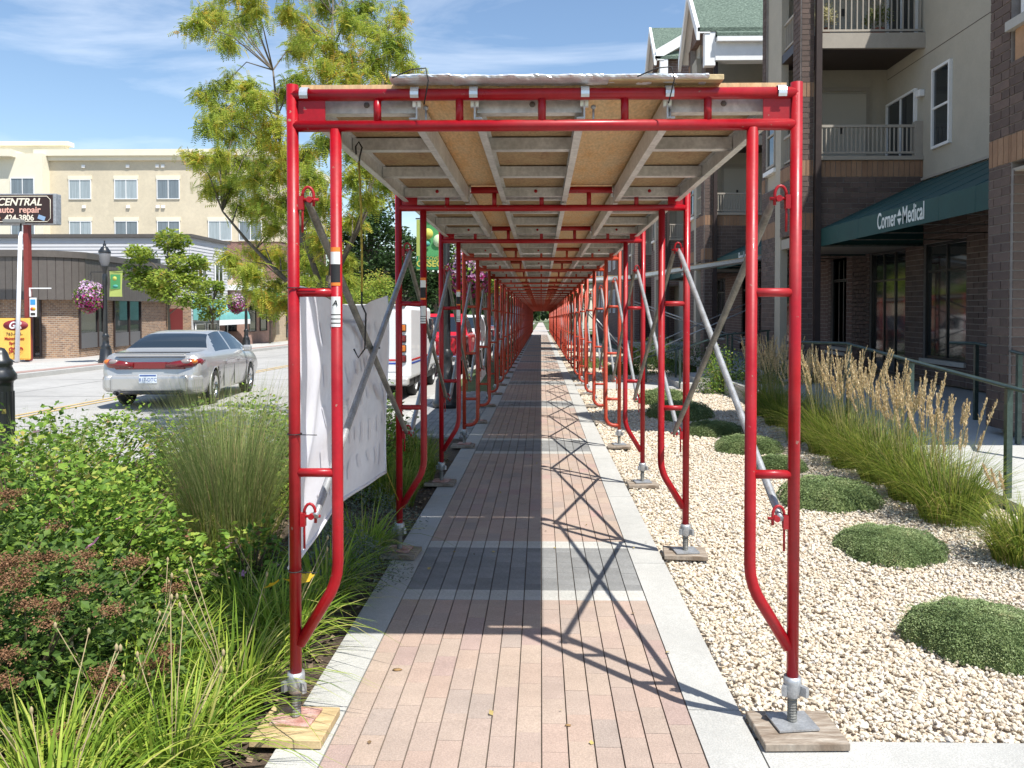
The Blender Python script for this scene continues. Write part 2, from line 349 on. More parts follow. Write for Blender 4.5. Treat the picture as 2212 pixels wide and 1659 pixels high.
pav = [p for p in pav if p[1] > 1.7 and p[1] < 75]
PAV = mat('clay_paver', (.4, .3, .25), .85, attr=True, ramp=[(0, (.385, .28, .225)), (.25, (.405, .315, .25)), (.5, (.37, .29, .24)), (.7, (.40, .295, .24)), (.9, (.335, .275, .235)), (1, (.39, .265, .232))], stain=.14, var=.06, vs=7, bump=.35, bs=260)
PAVD = mat('charcoal_paver', (.2, .2, .2), .88, attr=True, stain=.14, ramp=[(0, (.19, .19, .185)), (1, (.245, .245, .238))], var=.12, vs=6, bump=.35, bs=260)
PAVL = mat('light_paver', (.5, .5, .46), .88, attr=True, stain=.12, ramp=[(0, (.41, .40, .365)), (1, (.46, .45, .415))], var=.08, vs=6, bump=.3, bs=260)
mats_p = [PAV, PAVD, PAVL]; rest = {0: [], 1: [], 2: []}
pav.sort(key=lambda p: p[1]); 
near = pav[:300]; pm = {}
for i, p in enumerate(near):
    v = rng.random(); key = (p[4], round(p[3], 2), int(v*12))
    if key not in pm:
        bb_ = np.array(BOXV)*np.array([p[2], p[3], .03]); me_o = npmesh('paver', bb_, BOX5, mats_p[p[4]], None, np.full(8, (key[2]+.5)/12)); me = me_o.data; bpy.data.objects.remove(me_o); pm[key] = me
    o = bpy.data.objects.new('paver', pm[key]); link(o, walk, (p[0], p[1], G(p[1])-.03+rng.uniform(-.0008, .0008)), (-SLOPE, 0, 0))
for p in pav[300:]: rest[p[4]].append(p)
for t_, nm in ((0, 'clay_pavers'), (1, 'charcoal_pavers'), (2, 'light_pavers')):
    a = np.array([q[:4] for q in rest[t_]]); n = len(a); M = np.zeros((n, 3, 3)); M[:, 0, 0] = a[:, 2]; M[:, 1, 1] = a[:, 3]; M[:, 2, 2] = .03; M[:, 2, 1] = -SLOPE*a[:, 3]
    inst(nm, BOXV, BOX5, M, np.c_[a[:, 0], a[:, 1], G(a[:, 1])-.03+rng.uniform(-.0008, .0008, n)], mats_p[t_], walk, rng.random(n), kind='stuff')
for x0, x1 in ((-.935, -.757), (.573, .770)):
    yy = 1.2
    while yy < 76:
        l = 1.83 if yy < 30 else 6; 
        b = B(); y0, y1 = yy+.003, yy+l-.003
        Pq = [(x0, y0, G(y0)-.15), (x1, y0, G(y0)-.15), (x1, y1, G(y1)-.15), (x0, y1, G(y1)-.15)]
        b._add(Pq+[(x, y_, z+.151) for x, y_, z in Pq], [(0,3,2,1),(4,5,6,7),(0,1,5,4),(1,2,6,5),(2,3,7,6),(3,0,4,7)]); b.build('edging_slab', CONC, walk); yy += l
# cross pavement lower right, path to the entrance
for x0, x1 in ((.776, 2.4), (2.404, 4.0), (4.004, 6.5)): sheet('cross_pavement', x0, x1, -2, 2.81, .001, CONC, th=.15)
sheet('entrance_path', .775, 3.0, 17.0, 18.7, .002, CONC, th=.1)
for k_ in range(3):
    sheet('entrance_step', 3.0+.35*k_, 5.0, 16.9, 18.7, .12*(k_+1), CONC, th=.125)
# gravel
def ico_base():
    bm = bmesh.new(); bmesh.ops.create_icosphere(bm, subdivisions=1, radius=.5); V = [tuple(v.co) for v in bm.verts]; F = [[v.index for v in f.verts] for f in bm.faces]; bm.free(); return V, F
IV, IF = ico_base()
GRAV = mat('cream_gravel', (.6, .5, .4), .8, attr=True, ramp=[(0, (.49, .395, .285)), (.3, (.56, .475, .36)), (.6, (.60, .53, .42)), (.85, (.64, .585, .495)), (1, (.46, .43, .39))], var=.1, vs=40)
sheet('gravel_bed', .77, 3.72, 2.81, 17.0, -.03, mat('gravel_ground', (.62, .53, .42), .95, var=.35, vs=45, bump=1, bs=70))
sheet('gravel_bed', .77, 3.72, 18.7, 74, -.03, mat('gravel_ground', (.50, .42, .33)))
def gravel(y0, y1, dens, s0, s1, x1=3.7):
    n = int((x1-.78)*(y1-y0)*dens); x = rng.uniform(.785, x1, n); yy = rng.uniform(y0, y1, n); s = rng.uniform(s0, s1, n)
    Rm = rots(rng.uniform(0, 6.28, n), rng.uniform(-.5, .5, n), rng.uniform(-.5, .5, n))
    S = np.zeros((n, 3, 3)); S[:, 0, 0] = s*rng.uniform(.8, 1.3, n); S[:, 1, 1] = s*rng.uniform(.65, 1., n); S[:, 2, 2] = s*rng.uniform(.5, .8, n)
    z = G(yy)-.022+rng.uniform(0, .022, n)+.012*np.sin(x*2.3)*np.cos(yy*1.7)
    jit = (np.array(IV)[None]*(1+rng.uniform(-.18, .18, (n, len(IV), 1))))
    V = np.einsum('nij,nkj->nki', Rm @ S, jit) + np.c_[x, yy, z][:, None, :]
    F = (np.array(IF)[None]+(np.arange(n)*len(IV))[:, None, None]).reshape(-1, 3)
    return npmesh('gravel', V.reshape(-1, 3), F, GRAV, None, np.repeat(rng.random(n), len(IV)), False, 'stuff')
gravel(2.82, 5.2, 4200, .015, .029); gravel(5.2, 9, 2300, .018, .033); gravel(9, 16.95, 650, .028, .05); gravel(18.8, 34, 160, .04, .07)
# ------------------------------------------------------------------ scaffold frames
def lathe_thread(z0, z1, r):
    prof = []; z = z0; i = 0
    while z < z1: prof.append((r if i % 2 else r*.86, z)); z += .005; i += 1
    return prof
FRW = .915
def lock(sgn, z, r=1):
    b = B(); x = sgn*(FRW-.022)
    i = -sgn
    b.box((x+i*.008, 0, z-.012), (.018, .022, .05))
    b.path([(x+i*(.012+.021-.021*math.cos(t)), 0, z+.012+.034*math.sin(t)) for t in np.linspace(0, math.pi, 9)] + [(x+i*.054, 0, z-.024)], .0056, 8)
    b.tube((x+i*.0, 0, z), (x+i*.072, 0, z), .0058, 8); b.tube((x+i*.012, 0, z+.012), (x+i*.012, 0, z-.12), .0045, 6)
    b.tube((x+i*.040, -.012, z), (x+i*.040, .012, z), .0115, 10)
    return b
def make_frame(style, far=False):
    m = RED if style in (0, 2) else ORG; n = 14 if not far else 6
    root = empty('scaffold_frame')
    for s in (-1, 1):
        b = B().tube((s*FRW, 0, .17), (s*FRW, 0, 2.372), .0215, n)
        b.build('post', m, root)
        if style == 0: pts = [(s*.757, 0, 2.21), (s*.757, 0, .62)] + [(s*(.757+.028*q*q), 0, .62-.115*q) for q in (.35, .7, 1.)] + [(s*.90, 0, .315)]
        else: pts = [(s*.757, 0, 2.21), (s*.757, 0, .36)] + [(s*(.757+.10*(1-math.cos(t))), 0, .36-.10*math.sin(t)) for t in np.linspace(.2, math.pi/2, 6)] + [(s*.905, 0, .26)]
        B().path(pts, .0212, n).build('inner_post', m, root)
        for z in ((1.615, .952) if style == 0 else (1.66, 1.11, .57)): B().tube((s*.757, 0, z), (s*FRW, 0, z), .0165, max(6, n-4)).build('rung', m, root)
        if not far or style == 0: B().prism([(s*.893, -.003, 2.238), (s*.795, -.003, 2.238), (s*.795, -.003, 2.318), (s*.893, -.003, 2.318)], (0, .006, 0)).build('gusset', m, root)
        if not far:
            for z in (1.955, .79): lock(s, z).build('brace_lock', m, root)
        jb = B(); jb.lathe([(.0, .21), (.031, .21), (.033, .195), (.033, .165), (.028, .15), (.028, .138), (0, .138)], 12 if not far else 6, (s*FRW, 0, 0))
        if not far: jb.box((s*FRW+.03, -.02, .165), (.016, .045, .035), (0, 0, .6)); jb.box((s*FRW-.03, -.01, .165), (.016, .045, .035), (0, 0, -.5))
        j = jb.build('screw_jack', GALV, root)
        sb = B()
        if far: sb.tube((s*FRW, 0, .04), (s*FRW, 0, .14), .017, 6)
        else: sb.lathe(lathe_thread(.045, .14, .0185), 12, (s*FRW, 0, 0), smooth=False)
        sb.build('screw', GALVD, j)
        B().box((s*FRW, 0, .0415), (.15, .13, .007), (0, 0, .12*s)).build('foot_plate', RUST if s < 0 or far else GALV, j)
    B().tube((-FRW, 0, 2.335), (FRW, 0, 2.335), .0215, n).build('top_beam', m, root)
    B().tube((-FRW, 0, 2.222), (FRW, 0, 2.222), .0205, n).build('lower_beam', m, root)
    for x in (-.6, -.3, 0, .3, .6): B().tube((x-.004, 0, 2.235), (x-.004, 0, 2.325), .0145, max(6, n-4)).build('strut', m, root)
    return root
Y0, BAY, NF = 2.87, 2.13, 34
LBLW = mat('label_white', (.75, .75, .72), .6); LBLO = mat('label_orange', (.85, .22, .03), .6)
def label_strip(parent, z0, z1, ms, rows):
    b = B(); r = .0222
    def ring(a0, a1): return [(-.757+r*math.sin(t), -r*math.cos(t)) for t in np.linspace(-.9, .9, 7)]
    rr = ring(0, 0); z = z0
    for frac, mi_ in rows:
        z2 = z+(z1-z0)*frac; b.mi(mi_)
        vs = [(x, y_, zz) for zz in (z, z2) for x, y_ in rr]; b._add(vs, [(i, i+1, 8+i, 7+i) for i in range(6)], True); z = z2
    b.build('warning_label', ms, parent)
protos = {}; frames = []
names = {0: 'nearest', 1: 'second', 2: 'third'}
for k in range(NF):
    y = Y0+k*BAY; st = 0 if k < 3 else 1; far = k > 9
    key = (st, far)
    if key not in protos: fr = protos[key] = make_frame(st, far)
    else: fr = copy_tree([f for f in frames if f.get('pk') == str(key)][0])
    fr['pk'] = str(key); fr.location = (.007, y, G(y)); frames.append(fr)
    fr['category'] = 'scaffold frame'; fr['group'] = 'scaffold frames over the paved walkway'
    if k == 0: lb = 'glossy deep red scaffold frame nearest the camera, standing on two boards with warning labels'
    elif k == 1: lb = 'red scaffold frame with slanted leg bottoms, second from the front of the tunnel'
    elif k == 2: lb = 'red scaffold frame with slanted leg bottoms, third from the front of the tunnel'
    elif k == 3: lb = 'orange scaffold frame with rounded leg bottoms, first behind the three deep red ones'
    elif k == NF-1: lb = 'last orange scaffold frame at the far end of the tunnel'
    elif k < 11: lb = 'orange scaffold frame with rounded leg bottoms, %s behind the deep red ones' % ['', '', '', '', 'second', 'third', 'fourth', 'fifth', 'sixth', 'seventh', 'eighth'][k]
    else: lb = 'small far orange scaffold frame deep inside the tunnel'
    fr['label'] = lb
for f in frames: del f['pk']
for k in range(3):
    label_strip(frames[k], 1.64, 1.78, [LBLW, BLKM, LBLO], [(.08, 2), (.38, 1), (.10, 1), (.32, 0), (.12, 2)])
    label_strip(frames[k], 1.49, 1.60, [LBLW, BLKM, LBLO], [(.1, 0), (.04, 1), (.1, 0), (.04, 1), (.1, 0), (.04, 1), (.5, 0), (.08, 0)])
text('A', .03, BLKM, frames[0], (-.757, -.0232, 1.567), (R(90), 0, 0), ext=.0008, shear=.2)
# sole boards under the jacks
b = B(); b.rbox((0, 0, .0175), (.30, .235, .028), .003, 1); pb = b.build('sole_board', PLYG); tag(pb, 'weathered grey plywood pad under the right leg of the nearest red frame', 'board', 'boards under the scaffold legs')
pb.location = (.93, Y0-.02, G(Y0)+.002); pb.rotation_euler = (-SLOPE, 0, .03)
b = B(); b.rbox((0, 0, .0185), (.26, .24, .032), .003, 1); pf = b.build('sole_board', WOOD); tag(pf, 'fresh yellow pine pad under the left leg of the nearest red frame', 'board', 'boards under the scaffold legs')
pf.location = (-.90, Y0-.03, G(Y0)+.002); pf.rotation_euler = (-SLOPE, 0, -.03)
for k in range(1, NF):
    for s in (-1, 1):
        c = (pb if s > 0 else pf).copy(); COL.objects.link(c); y = Y0+k*BAY
        if s < 0: 
            c = c; c.data = pb.data
        c.location = (s*.92, y+random.uniform(-.03, .03), G(y)+.002); c.rotation_euler = (-SLOPE, 0, random.uniform(-.12, .12)); c.scale = (.9, .9, 1)
        side = 'right' if s > 0 else 'left'
        if k < 8: c['label'] = 'worn plywood pad under the %s leg of the %s scaffold frame' % (side, ['', 'second', 'third', 'fourth', 'fifth', 'sixth', 'seventh', 'eighth'][k])
        else: c['label'] = 'small far plywood pad under the %s legs deep in the tunnel' % side
# cross braces
def make_brace(far):
    r = empty('cross_brace'); n = 10 if not far else 6; hz = (1.955, .79); a = math.hypot(BAY, 1.165)
    for j in (0, 1):
        za, zb = (hz if j == 0 else hz[::-1]); off = .014*(1 if j else -1)
        A = Vector((off, 0, za)); Bq = Vector((off, BAY, zb)); d = (Bq-A).normalized()
        b = B(); b.path([A, A+d*.05, A+d*.09, Bq-d*.09, Bq-d*.05, Bq], [.012, .013, .0155, .0155, .013, .012], n); b.build('brace_tube', GALVD if j == 0 else GALV, r)
    B().tube((-.035, BAY/2, 1.3725), (.035, BAY/2, 1.3725), .006, 6).build('pivot_bolt', GALVD, r)
    return r
bn = make_brace(False); bf = make_brace(True); used = set()
for k in range(NF-1):
    for s in (-1, 1):
        src = bn if k < 9 else bf
        if src in used: c = copy_tree(src)
        else: c = src; used.add(src)
        y = Y0+k*BAY; c.location = (.007+s*.852, y-.018, G(y)); c.rotation_euler = (-SLOPE, 0, 0)
        side = 'right' if s > 0 else 'left'; od = ['nearest', 'second', 'third', 'fourth', 'fifth', 'sixth', 'seventh', 'eighth', 'ninth']
        c['category'] = 'cross brace'; c['group'] = 'crossed braces along the scaffold tunnel'
        c['label'] = ('crossed grey steel tubes on the %s side, %s bay of the tunnel' % (side, od[k])) if k < 9 else 'small far crossed steel tubes on the %s side, deep in the tunnel' % side
# walk boards
def make_board(far):
    r = empty('walk_board'); w_ = .415; L_ = BAY-.05
    for s in (-1, 1):
        b = B(); x = s*(w_/2-.006)
        b.bb(x-.003, x+.003, .03, L_, 2.255, 2.345); b.bb(x-s*.003, x-s*.028, .03, L_, 2.255, 2.260); b.bb(x-s*.003, x-s*.022, .03, L_, 2.3395, 2.3445)
        rl = b.build('side_rail', ALU, r)
        if not far:
            for e, yy in ((-1, 0), (1, BAY)):
                h = B(); hr = .0255 if e < 0 else .0232; dy = 1 if e < 0 else -1; vs = []; xo = 0 if e < 0 else -s*.004
                pts = [(yy+dy*.034, 2.30)] + [(yy+dy*hr*math.cos(a_), 2.335+hr*math.sin(a_)) for a_ in np.linspace(0.1, math.pi+(.65 if e < 0 else -.4), 10)]
                for yy2, zz in pts: vs += [(x+xo-.015, yy2, zz), (x+xo+.015, yy2, zz), (x+xo-.015, yy2+(yy2-yy)*.12, zz+(zz-2.335)*.12), (x+xo+.015, yy2+(yy2-yy)*.12, zz+(zz-2.335)*.12)]
                fs = []
                for q in range(len(pts)-1):
                    o_ = q*4; fs += [(o_, o_+1, o_+5, o_+4), (o_+2, o_+6, o_+7, o_+3), (o_, o_+4, o_+6, o_+2), (o_+1, o_+3, o_+7, o_+5)]
                fs += [(0, 2, 3, 1), (len(vs)-4, len(vs)-3, len(vs)-1, len(vs)-2)]
                h._add(vs, fs); h.build('hook', ALUB, rl)
    for i, yy in enumerate((.065, .70, 1.37, L_-.03)):
        b = B(); e = i in (0, 3)
        b.bb(-w_/2+.012, w_/2-.012, yy-.002, yy+.002, 2.285, 2.3385); b.bb(-w_/2+.012, w_/2-.012, yy, yy+.05, 2.285, 2.289)
        if not e: b.bb(-w_/2+.012, w_/2-.012, yy+.05, yy+.053, 2.285, 2.3385)
        cm = b.build('cross_member', ALU, r)
        if e and not far: B().lathe([(0, -.004), (.011, -.004), (.011, .0), (0, 0)], 10, (0.01, yy, 2.315), 'y').build('drain_hole', RED if i else GALVD, cm)
    B().bb(-w_/2+.004, w_/2-.004, .04, L_-.005, 2.3455, 2.354).build('plywood_deck', PLYD, r)
    return r
bn, bf = make_board(False), make_board(True); used = set()
for k in range(NF-1):
    for j, x in enumerate((-.66, -.043, .664)):
        src = bn if k < 8 else bf
        if src in used: c = copy_tree(src)
        else: c = src; used.add(src)
        y = Y0+k*BAY; c.location = (x, y-.0303, G(y)); c.rotation_euler = (-SLOPE, 0, 0)
        c['category'] = 'walk board'; c['group'] = 'aluminium walk boards forming the tunnel roof'
        sd = ('left', 'middle', 'right')[j]
        c['label'] = ('%s aluminium and plywood walk board overhead in the %s bay' % (sd, ['nearest', 'second', 'third', 'fourth', 'fifth', 'sixth', 'seventh', 'eighth'][k])) if k < 8 else 'small far %s walk board in the roof deep in the tunnel' % sd
src = None
for k in range(NF-1):
    y = Y0+k*BAY
    if src is None:
        b = B(); b.bb(-.885, .895, .026, BAY+.015, 2.3655, 2.3805); src = b.build('plywood_sheet', PLY); c = src
    else: c = src.copy(); COL.objects.link(c)
    c.location = (0, y-.0303+random.uniform(0, .008), G(y)); c.rotation_euler = (-SLOPE, 0, 0)
    if k == 0: c.scale = (1, 1, 1)
    tag(c, ('yellow plywood sheet covering the %s bay of the tunnel roof' % ['nearest', 'second', 'third', 'fourth', 'fifth', 'sixth'][k]) if k < 6 else 'far plywood sheet on the roof of the tunnel', 'plywood', 'plywood sheets on the tunnel roof')
# foil wrapped timber on top
t = empty('wrapped_timber', (0, Y0-.01, G(Y0)+2.3655), label='foil wrapped timber lying on top of the nearest red frame', cat='timber')
b = B(); b.rbox((.445, 0, .014), (.41, .08, .020), .002, 1); b.build('timber', WOOD, t)
def foilf(u, v):
    x = -.545+1.15*u; a = v*2*math.pi; env = 1 if 0 < u < 1 else .55
    rr_ = 1+.05*math.sin(31*u+3*a)+.05*math.sin(53*u*1.3-2*a)+random.uniform(-.05, .05)
    yq, zq = .056*math.cos(a), .0135*math.sin(a)
    return (x, yq*rr_*env, .0175+zq*rr_*env+(.004*math.sin(9*u) if u < .2 else 0))
B().grid(foilf, 90, 14, False).build('foil_wrap', mat('foil', (.66, .67, .69), .38, .45, var=.15, vs=20), t)
wire = B(); 
for x in (-.43, .44):
    wire.path([(x-.10, -.055, .012), (x-.03, -.06, .04), (x+.02, -.058, .045), (x+.03, -.062, .0), (x+.012, -.045, -.08)], .0025, 5)
wire.build('tie_wire', BLKM, t)
# clamp bolts hanging below boards
for x in (-.455, .165, .447):
    b = B().tube((0, 0, 2.235), (0, 0, 2.30), .004, 6); b.tube((-.018, 0, 2.235), (.018, 0, 2.235), .004, 6); b.ico((0, 0, 2.30), (.011, .011, .01)); q = b.build('lock_pin', GALV, None, (x+.028, Y0+.05, G(Y0)))
    tag(q, 'small steel lock pin hanging behind the top beam, %s of three' % {-.455: 'leftmost', .165: 'middle', .447: 'rightmost'}[x], 'pin', 'steel lock pins behind the nearest top beam')
# banner
def banf(u, v):
    y = 2.955+1.86*u; z = 1.66-1.09*v + (.03*math.sin(u*math.pi)*-1 if v < .1 else 0)*(1-v)
    z += -.045*math.sin(u*math.pi)*(1-v) + .05*math.sin(u*math.pi)*v
    x = -.955+.030*math.sin(4.3*u+2.6*v)*math.sin(math.pi*min(1, u+.1))+.016*math.sin(13*u+5*v)*(1-v*.5)+.012*math.sin(22*v+9*u)*u*(1-u)*2+.014*math.exp(-((u-.08-.05*math.sin(5*v))/.02)**2)
    x += .05*math.sin(math.pi*v)*math.sin(math.pi*u)
    return (x, y, z+G(y))
BAN = mat('white_vinyl', (.80, .79, .84), .42, var=.05, vs=3, trans=.12)
ban = empty('banner', (-.95, 2.95, G(3)+.55), label='white vinyl banner tied along the left side of the nearest bay, seen from behind', cat='banner')
o = B().grid(banf, 80, 46).build('vinyl_sheet', BAN, ban); o.matrix_parent_inverse = Matrix.Translation(-ban.location)
def ban_in(o): o.matrix_parent_inverse = Matrix.Translation(-Vector(ban.location)); return o
# see-through print, faint
prn = B(); PRN = mat('ghost_print', (.785, .775, .825), .43, trans=.12)
for row in range(5):
    v0 = .13+row*.17
    for q in range(9):
        u0 = .16+q*.085+.01*math.sin(q*7+row); hh = .09+.03*math.sin(q*5+row*3); ww = .028
        pts = [banf(u0+a*ww+.02*bb_, v0+bb_*hh) for a, bb_ in ((0, 0), (1, 0), (1.0, .5), (1, 1), (0, 1), (0, .5))]
        prn.poly([(p[0]+.004, p[1], p[2]) for p in pts])
ban_in(prn.build('ghost_lettering', PRN, ban))
hem = B(); 
for u_ in (0, 1): hem.path([(lambda p: (p[0]+.002, p[1], p[2]))(banf(u_, v)) for v in np.linspace(0, 1, 16)], .006, 6)
hem.path([banf(u, 1) for u in np.linspace(0, 1, 20)], .010, 6); ban_in(hem.build('hem', BAN, ban))
for z in (1.632, 1.095, .588):
    b = B().path([(-.908+.026*math.cos(a), Y0+.026*math.sin(a), z+G(Y0)) for a in np.linspace(0, 6.28, 12)], .0022, 5, False); b.tube((-.89, Y0-.02, z+G(Y0)), (-.82, Y0-.02, z+G(Y0)-.001), .0018, 5); ban_in(b.build('cable_tie', BLKM, ban))
YEL = mat('yellow_cord', (.32, .24, .03), .7, var=.5, vs=60)
b = B(); b.tube(banf(1, .98), (-.905, Y0+BAY, .33+G(5)), .003, 5); ban_in(b.build('yellow_string', YEL, ban))
bg_ = empty('bungee_cord', (-.80, 3.45, G(3.4)+2.24), label='black and yellow bungee cord hanging from the left walk board', cat='cord')
b = B().path([(-.012, 0, .0), (-.014, 0, .035), (0, 0, .055), (.014, 0, .03), (.004, 0, -.01), (0, 0, -.04)], .004, 6); b.build('hook', BLKM, bg_)
B().path([(0, 0, -.03), (.004, .02, -.25), (.0, .05, -.45), (-.008, .08, -.60)], .005, 6).build('cord', YEL, bg_)
B().path([(-.008, .08, -.58), (-.008, .08, -.66), (.01, .08, -.70), (.0, .1, -.86), (-.03, .1, -.90), (-.05, .1, -.86)], .004, 6).build('lower_hook', BLKM, bg_)
# ------------------------------------------------------------------ plants
def foliage_mat(name, stops, trans=.3, rough=.55): return mat(name, stops[0][1], rough, attr=True, ramp=stops, trans=trans, var=.12, vs=6, spec=.3)
ROSEL = foliage_mat('rose_leaf', [(0, (.06, .125, .016)), (.4, (.13, .235, .028)), (.75, (.22, .34, .045)), (.95, (.36, .41, .07)), (1, (.42, .30, .10))])
SPIRL = foliage_mat('spirea_leaf', [(0, (.04, .085, .016)), (.6, (.095, .17, .03)), (1, (.17, .25, .05))])
LILYL = foliage_mat('daylily_leaf', [(0, (.10, .18, .02)), (.5, (.22, .34, .035)), (.85, (.38, .46, .06)), (1, (.48, .42, .16))], .35)
GRSL = foliage_mat('switchgrass', [(0, (.14, .20, .05)), (.6, (.25, .31, .10)), (.9, (.36, .33, .15)), (1, (.46, .30, .17))], .3)
REEDL = foliage_mat('reed_leaf', [(0, (.07, .125, .014)), (.5, (.17, .24, .03)), (.85, (.31, .34, .05)), (1, (.42, .32, .13))], .3)
PLUME = foliage_mat('reed_plume', [(0, (.50, .37, .19)), (.6, (.67, .52, .30)), (1, (.80, .66, .43))], .25, .8)
MOSSL = foliage_mat('cushion_leaf', [(0, (.10, .15, .055)), (.5, (.20, .27, .105)), (.9, (.33, .38, .18)), (1, (.38, .30, .16))], .15)
SAGEL = foliage_mat('sage_leaf', [(0, (.09, .11, .08)), (1, (.20, .23, .17))], .2)
BRNF = foliage_mat('brown_flower', [(0, (.12, .058, .028)), (.6, (.22, .11, .055)), (1, (.32, .18, .10))], .1, .9)
PINK = mat('pink_petal', (.72, .30, .55), .6, trans=.3); YELF = mat('yellow_petal', (.80, .50, .03), .6, trans=.3); WHTF = mat('cream_petal', (.70, .66, .42), .6, trans=.3)
STEM = mat('stem', (.10, .075, .04), .9, var=.3, vs=20)
def dome(n, r, h, shell=.35, low=0.):
    """points and outward normals in a squashed dome"""
    u = rng.random(n); th = rng.uniform(0, 2*np.pi, n); ct = rng.uniform(low, 1, n); st = np.sqrt(1-ct**2)
    rad = 1-shell*u**2*1.2
    lump = 1+.13*np.sin(th*3+ct*4)+.10*np.sin(th*7-ct*9+1)
    x = np.cos(th)*st*rad*lump*r; y_ = np.sin(th)*st*rad*lump*r; z = ct*rad*lump*h
    return np.c_[x, y_, z], np.c_[np.cos(th)*st, np.sin(th)*st, ct]
def leaves_on(P, Nn, size, m, name, parent, flat=.5, LV=LEAF2V, LF=LEAF2F, asp=.6, rn=None, sj=.4):
    n = len(P); yaw = np.arctan2(Nn[:, 1], Nn[:, 0])-np.pi/2+rng.normal(0, .9, n); pitch = rng.normal(.15, .45, n)+flat*(Nn[:, 2]-.5)*.3; roll = rng.normal(0, .5, n)
    Rm = rots(yaw, pitch, roll); s = size*(1+rng.uniform(-sj, sj, n)); S = np.zeros((n, 3, 3)); S[:, 0, 0] = s*asp; S[:, 1, 1] = s; S[:, 2, 2] = s
    return inst(name, LV, LF, Rm @ S, P, m, parent, rng.random(n) if rn is None else rn)
def bush(name, loc, r, h, n, size, m, label, cat, group=None, asp=.6, low=-.15, sy=1.):
    root = empty(name, loc, label=label, cat=cat, group=group)
    P, Nn = dome(int(n*1.35), r, h, .55, low); P[:, 1] *= sy; leaves_on(P, Nn, size*.86, m, 'foliage', root, asp=asp*1.12, LV=LEAFV, LF=LEAFF)
    b = B()
    for i in range(14):
        a = random.uniform(0, 6.28); q = random.uniform(.3, .8); b.path([(0, 0, -.02), (math.cos(a)*r*q*.4, math.sin(a)*r*q*.4*sy, h*.4), (math.cos(a)*r*q, math.sin(a)*r*q*sy, h*.8)], [.008, .006, .003], 5)
    b.build('stems', STEM, root); return root
def blades(n, r0, length, lean, width, m, name, parent, segs=5, droop=1., lj=.35, asym=None, nrm=0.):
    az = rng.uniform(0, 2*np.pi, n); rr = r0*np.sqrt(rng.random(n)); Ln = length*(1+rng.uniform(-lj, lj*.6, n)); le = lean*rng.uniform(.15, 1.2, n)
    bx, by = rr*np.cos(az), rr*np.sin(az); az2 = az+rng.normal(0, .5, n); dx, dy = np.cos(az2), np.sin(az2)
    tw = rng.uniform(0, np.pi, n); wx, wy = np.cos(az2+np.pi/2+tw*.3), np.sin(az2+np.pi/2+tw*.3)
    V = np.zeros((n, segs+1, 2, 3))
    for i in range(segs+1):
        t = i/segs; out_ = Ln*(le*t**1.6); up = Ln*(t-droop*le*.55*t**2.6)
        wd = width*(1-t**2*.92)*(.6+.4*min(1, t*4))*rng.uniform(.8, 1.2)
        for j, sg in enumerate((-.5, .5)):
            V[:, i, j, 0] = bx+dx*out_+wx*wd*sg; V[:, i, j, 1] = by+dy*out_+wy*wd*sg; V[:, i, j, 2] = up
    F = []
    for i in range(segs): F.append((i*2, i*2+1, i*2+3, i*2+2))
    F = (np.array(F)[None]+(np.arange(n)*(segs+1)*2)[:, None, None]).reshape(-1, 4)
    return npmesh(name, V.reshape(-1, 3), F, m, parent, np.repeat(rng.random(n), (segs+1)*2), True)
def flower(parent, loc, m, size, n=5, name='flower'):
    b = B()
    for i in range(n):
        a = i*2*math.pi/n; d = Vector((math.cos(a), math.sin(a), .25)); s_ = Vector((-math.sin(a), math.cos(a), 0))
        b.poly([(0, 0, 0), d*size*.6+s_*size*.33, d*size, d*size*.6-s_*size*.33])
    return b.build(name, m, parent, loc, (random.uniform(-.9, -.2), random.uniform(-.5, .5), random.uniform(0, 3)))
# rose bushes (left bed); local z is measured from the bed
roses = [(-3.2, 4.75, .80, .84, 6500), (-2.35, 4.0, .60, .68, 5500), (-3.6, 6.3, .9, .76, 5000), (-1.85, 6.7, .62, .78, 4200), (-1.62, 4.35, .26, .36, 700), (-3.0, 7.7, .85, .72, 4200), (-1.65, 7.7, .45, .62, 1800)]
rl = ['large rose bush at the left edge of the bed', 'leafy rose bush with one pink flower, right of the brown-headed shrub', 'rose bush behind the left tuft, by the road', 'rose bush touching the outer post of the nearest frame, behind the tall grass', 'small rose bush between the daylilies and the tall grass', 'rose bush at the road edge in front of the silver car', 'rose bush half hidden behind the white banner']
for i, (x, y, r, h, n) in enumerate(roses):
    rt = bush('rose_bush', (x, y, G(y)-.02), r, h, n, .050, ROSEL, rl[i], 'rose bush', 'rose bushes in the roadside bed', low=-.1)
    for q in range(5):
        a = random.uniform(3.6, 6.2); e = random.uniform(.3, 1); flower(rt, (r*.85*math.cos(a)*math.cos(e), r*.9*math.sin(a)*math.cos(e), h*math.sin(e)*1.02), PINK, random.uniform(.018, .035))
    P, Nn = dome(90, r, h, .1, .4); k_ = rng.random(90) < .5
    leaves_on(P[k_], Nn[k_], .03, BRNF, 'withered_flowers', rt)['kind'] = 'stuff'
fl = flower(bpy.data.objects['rose_bush.001'], (.28, -.42, .50), PINK, .055, 6)
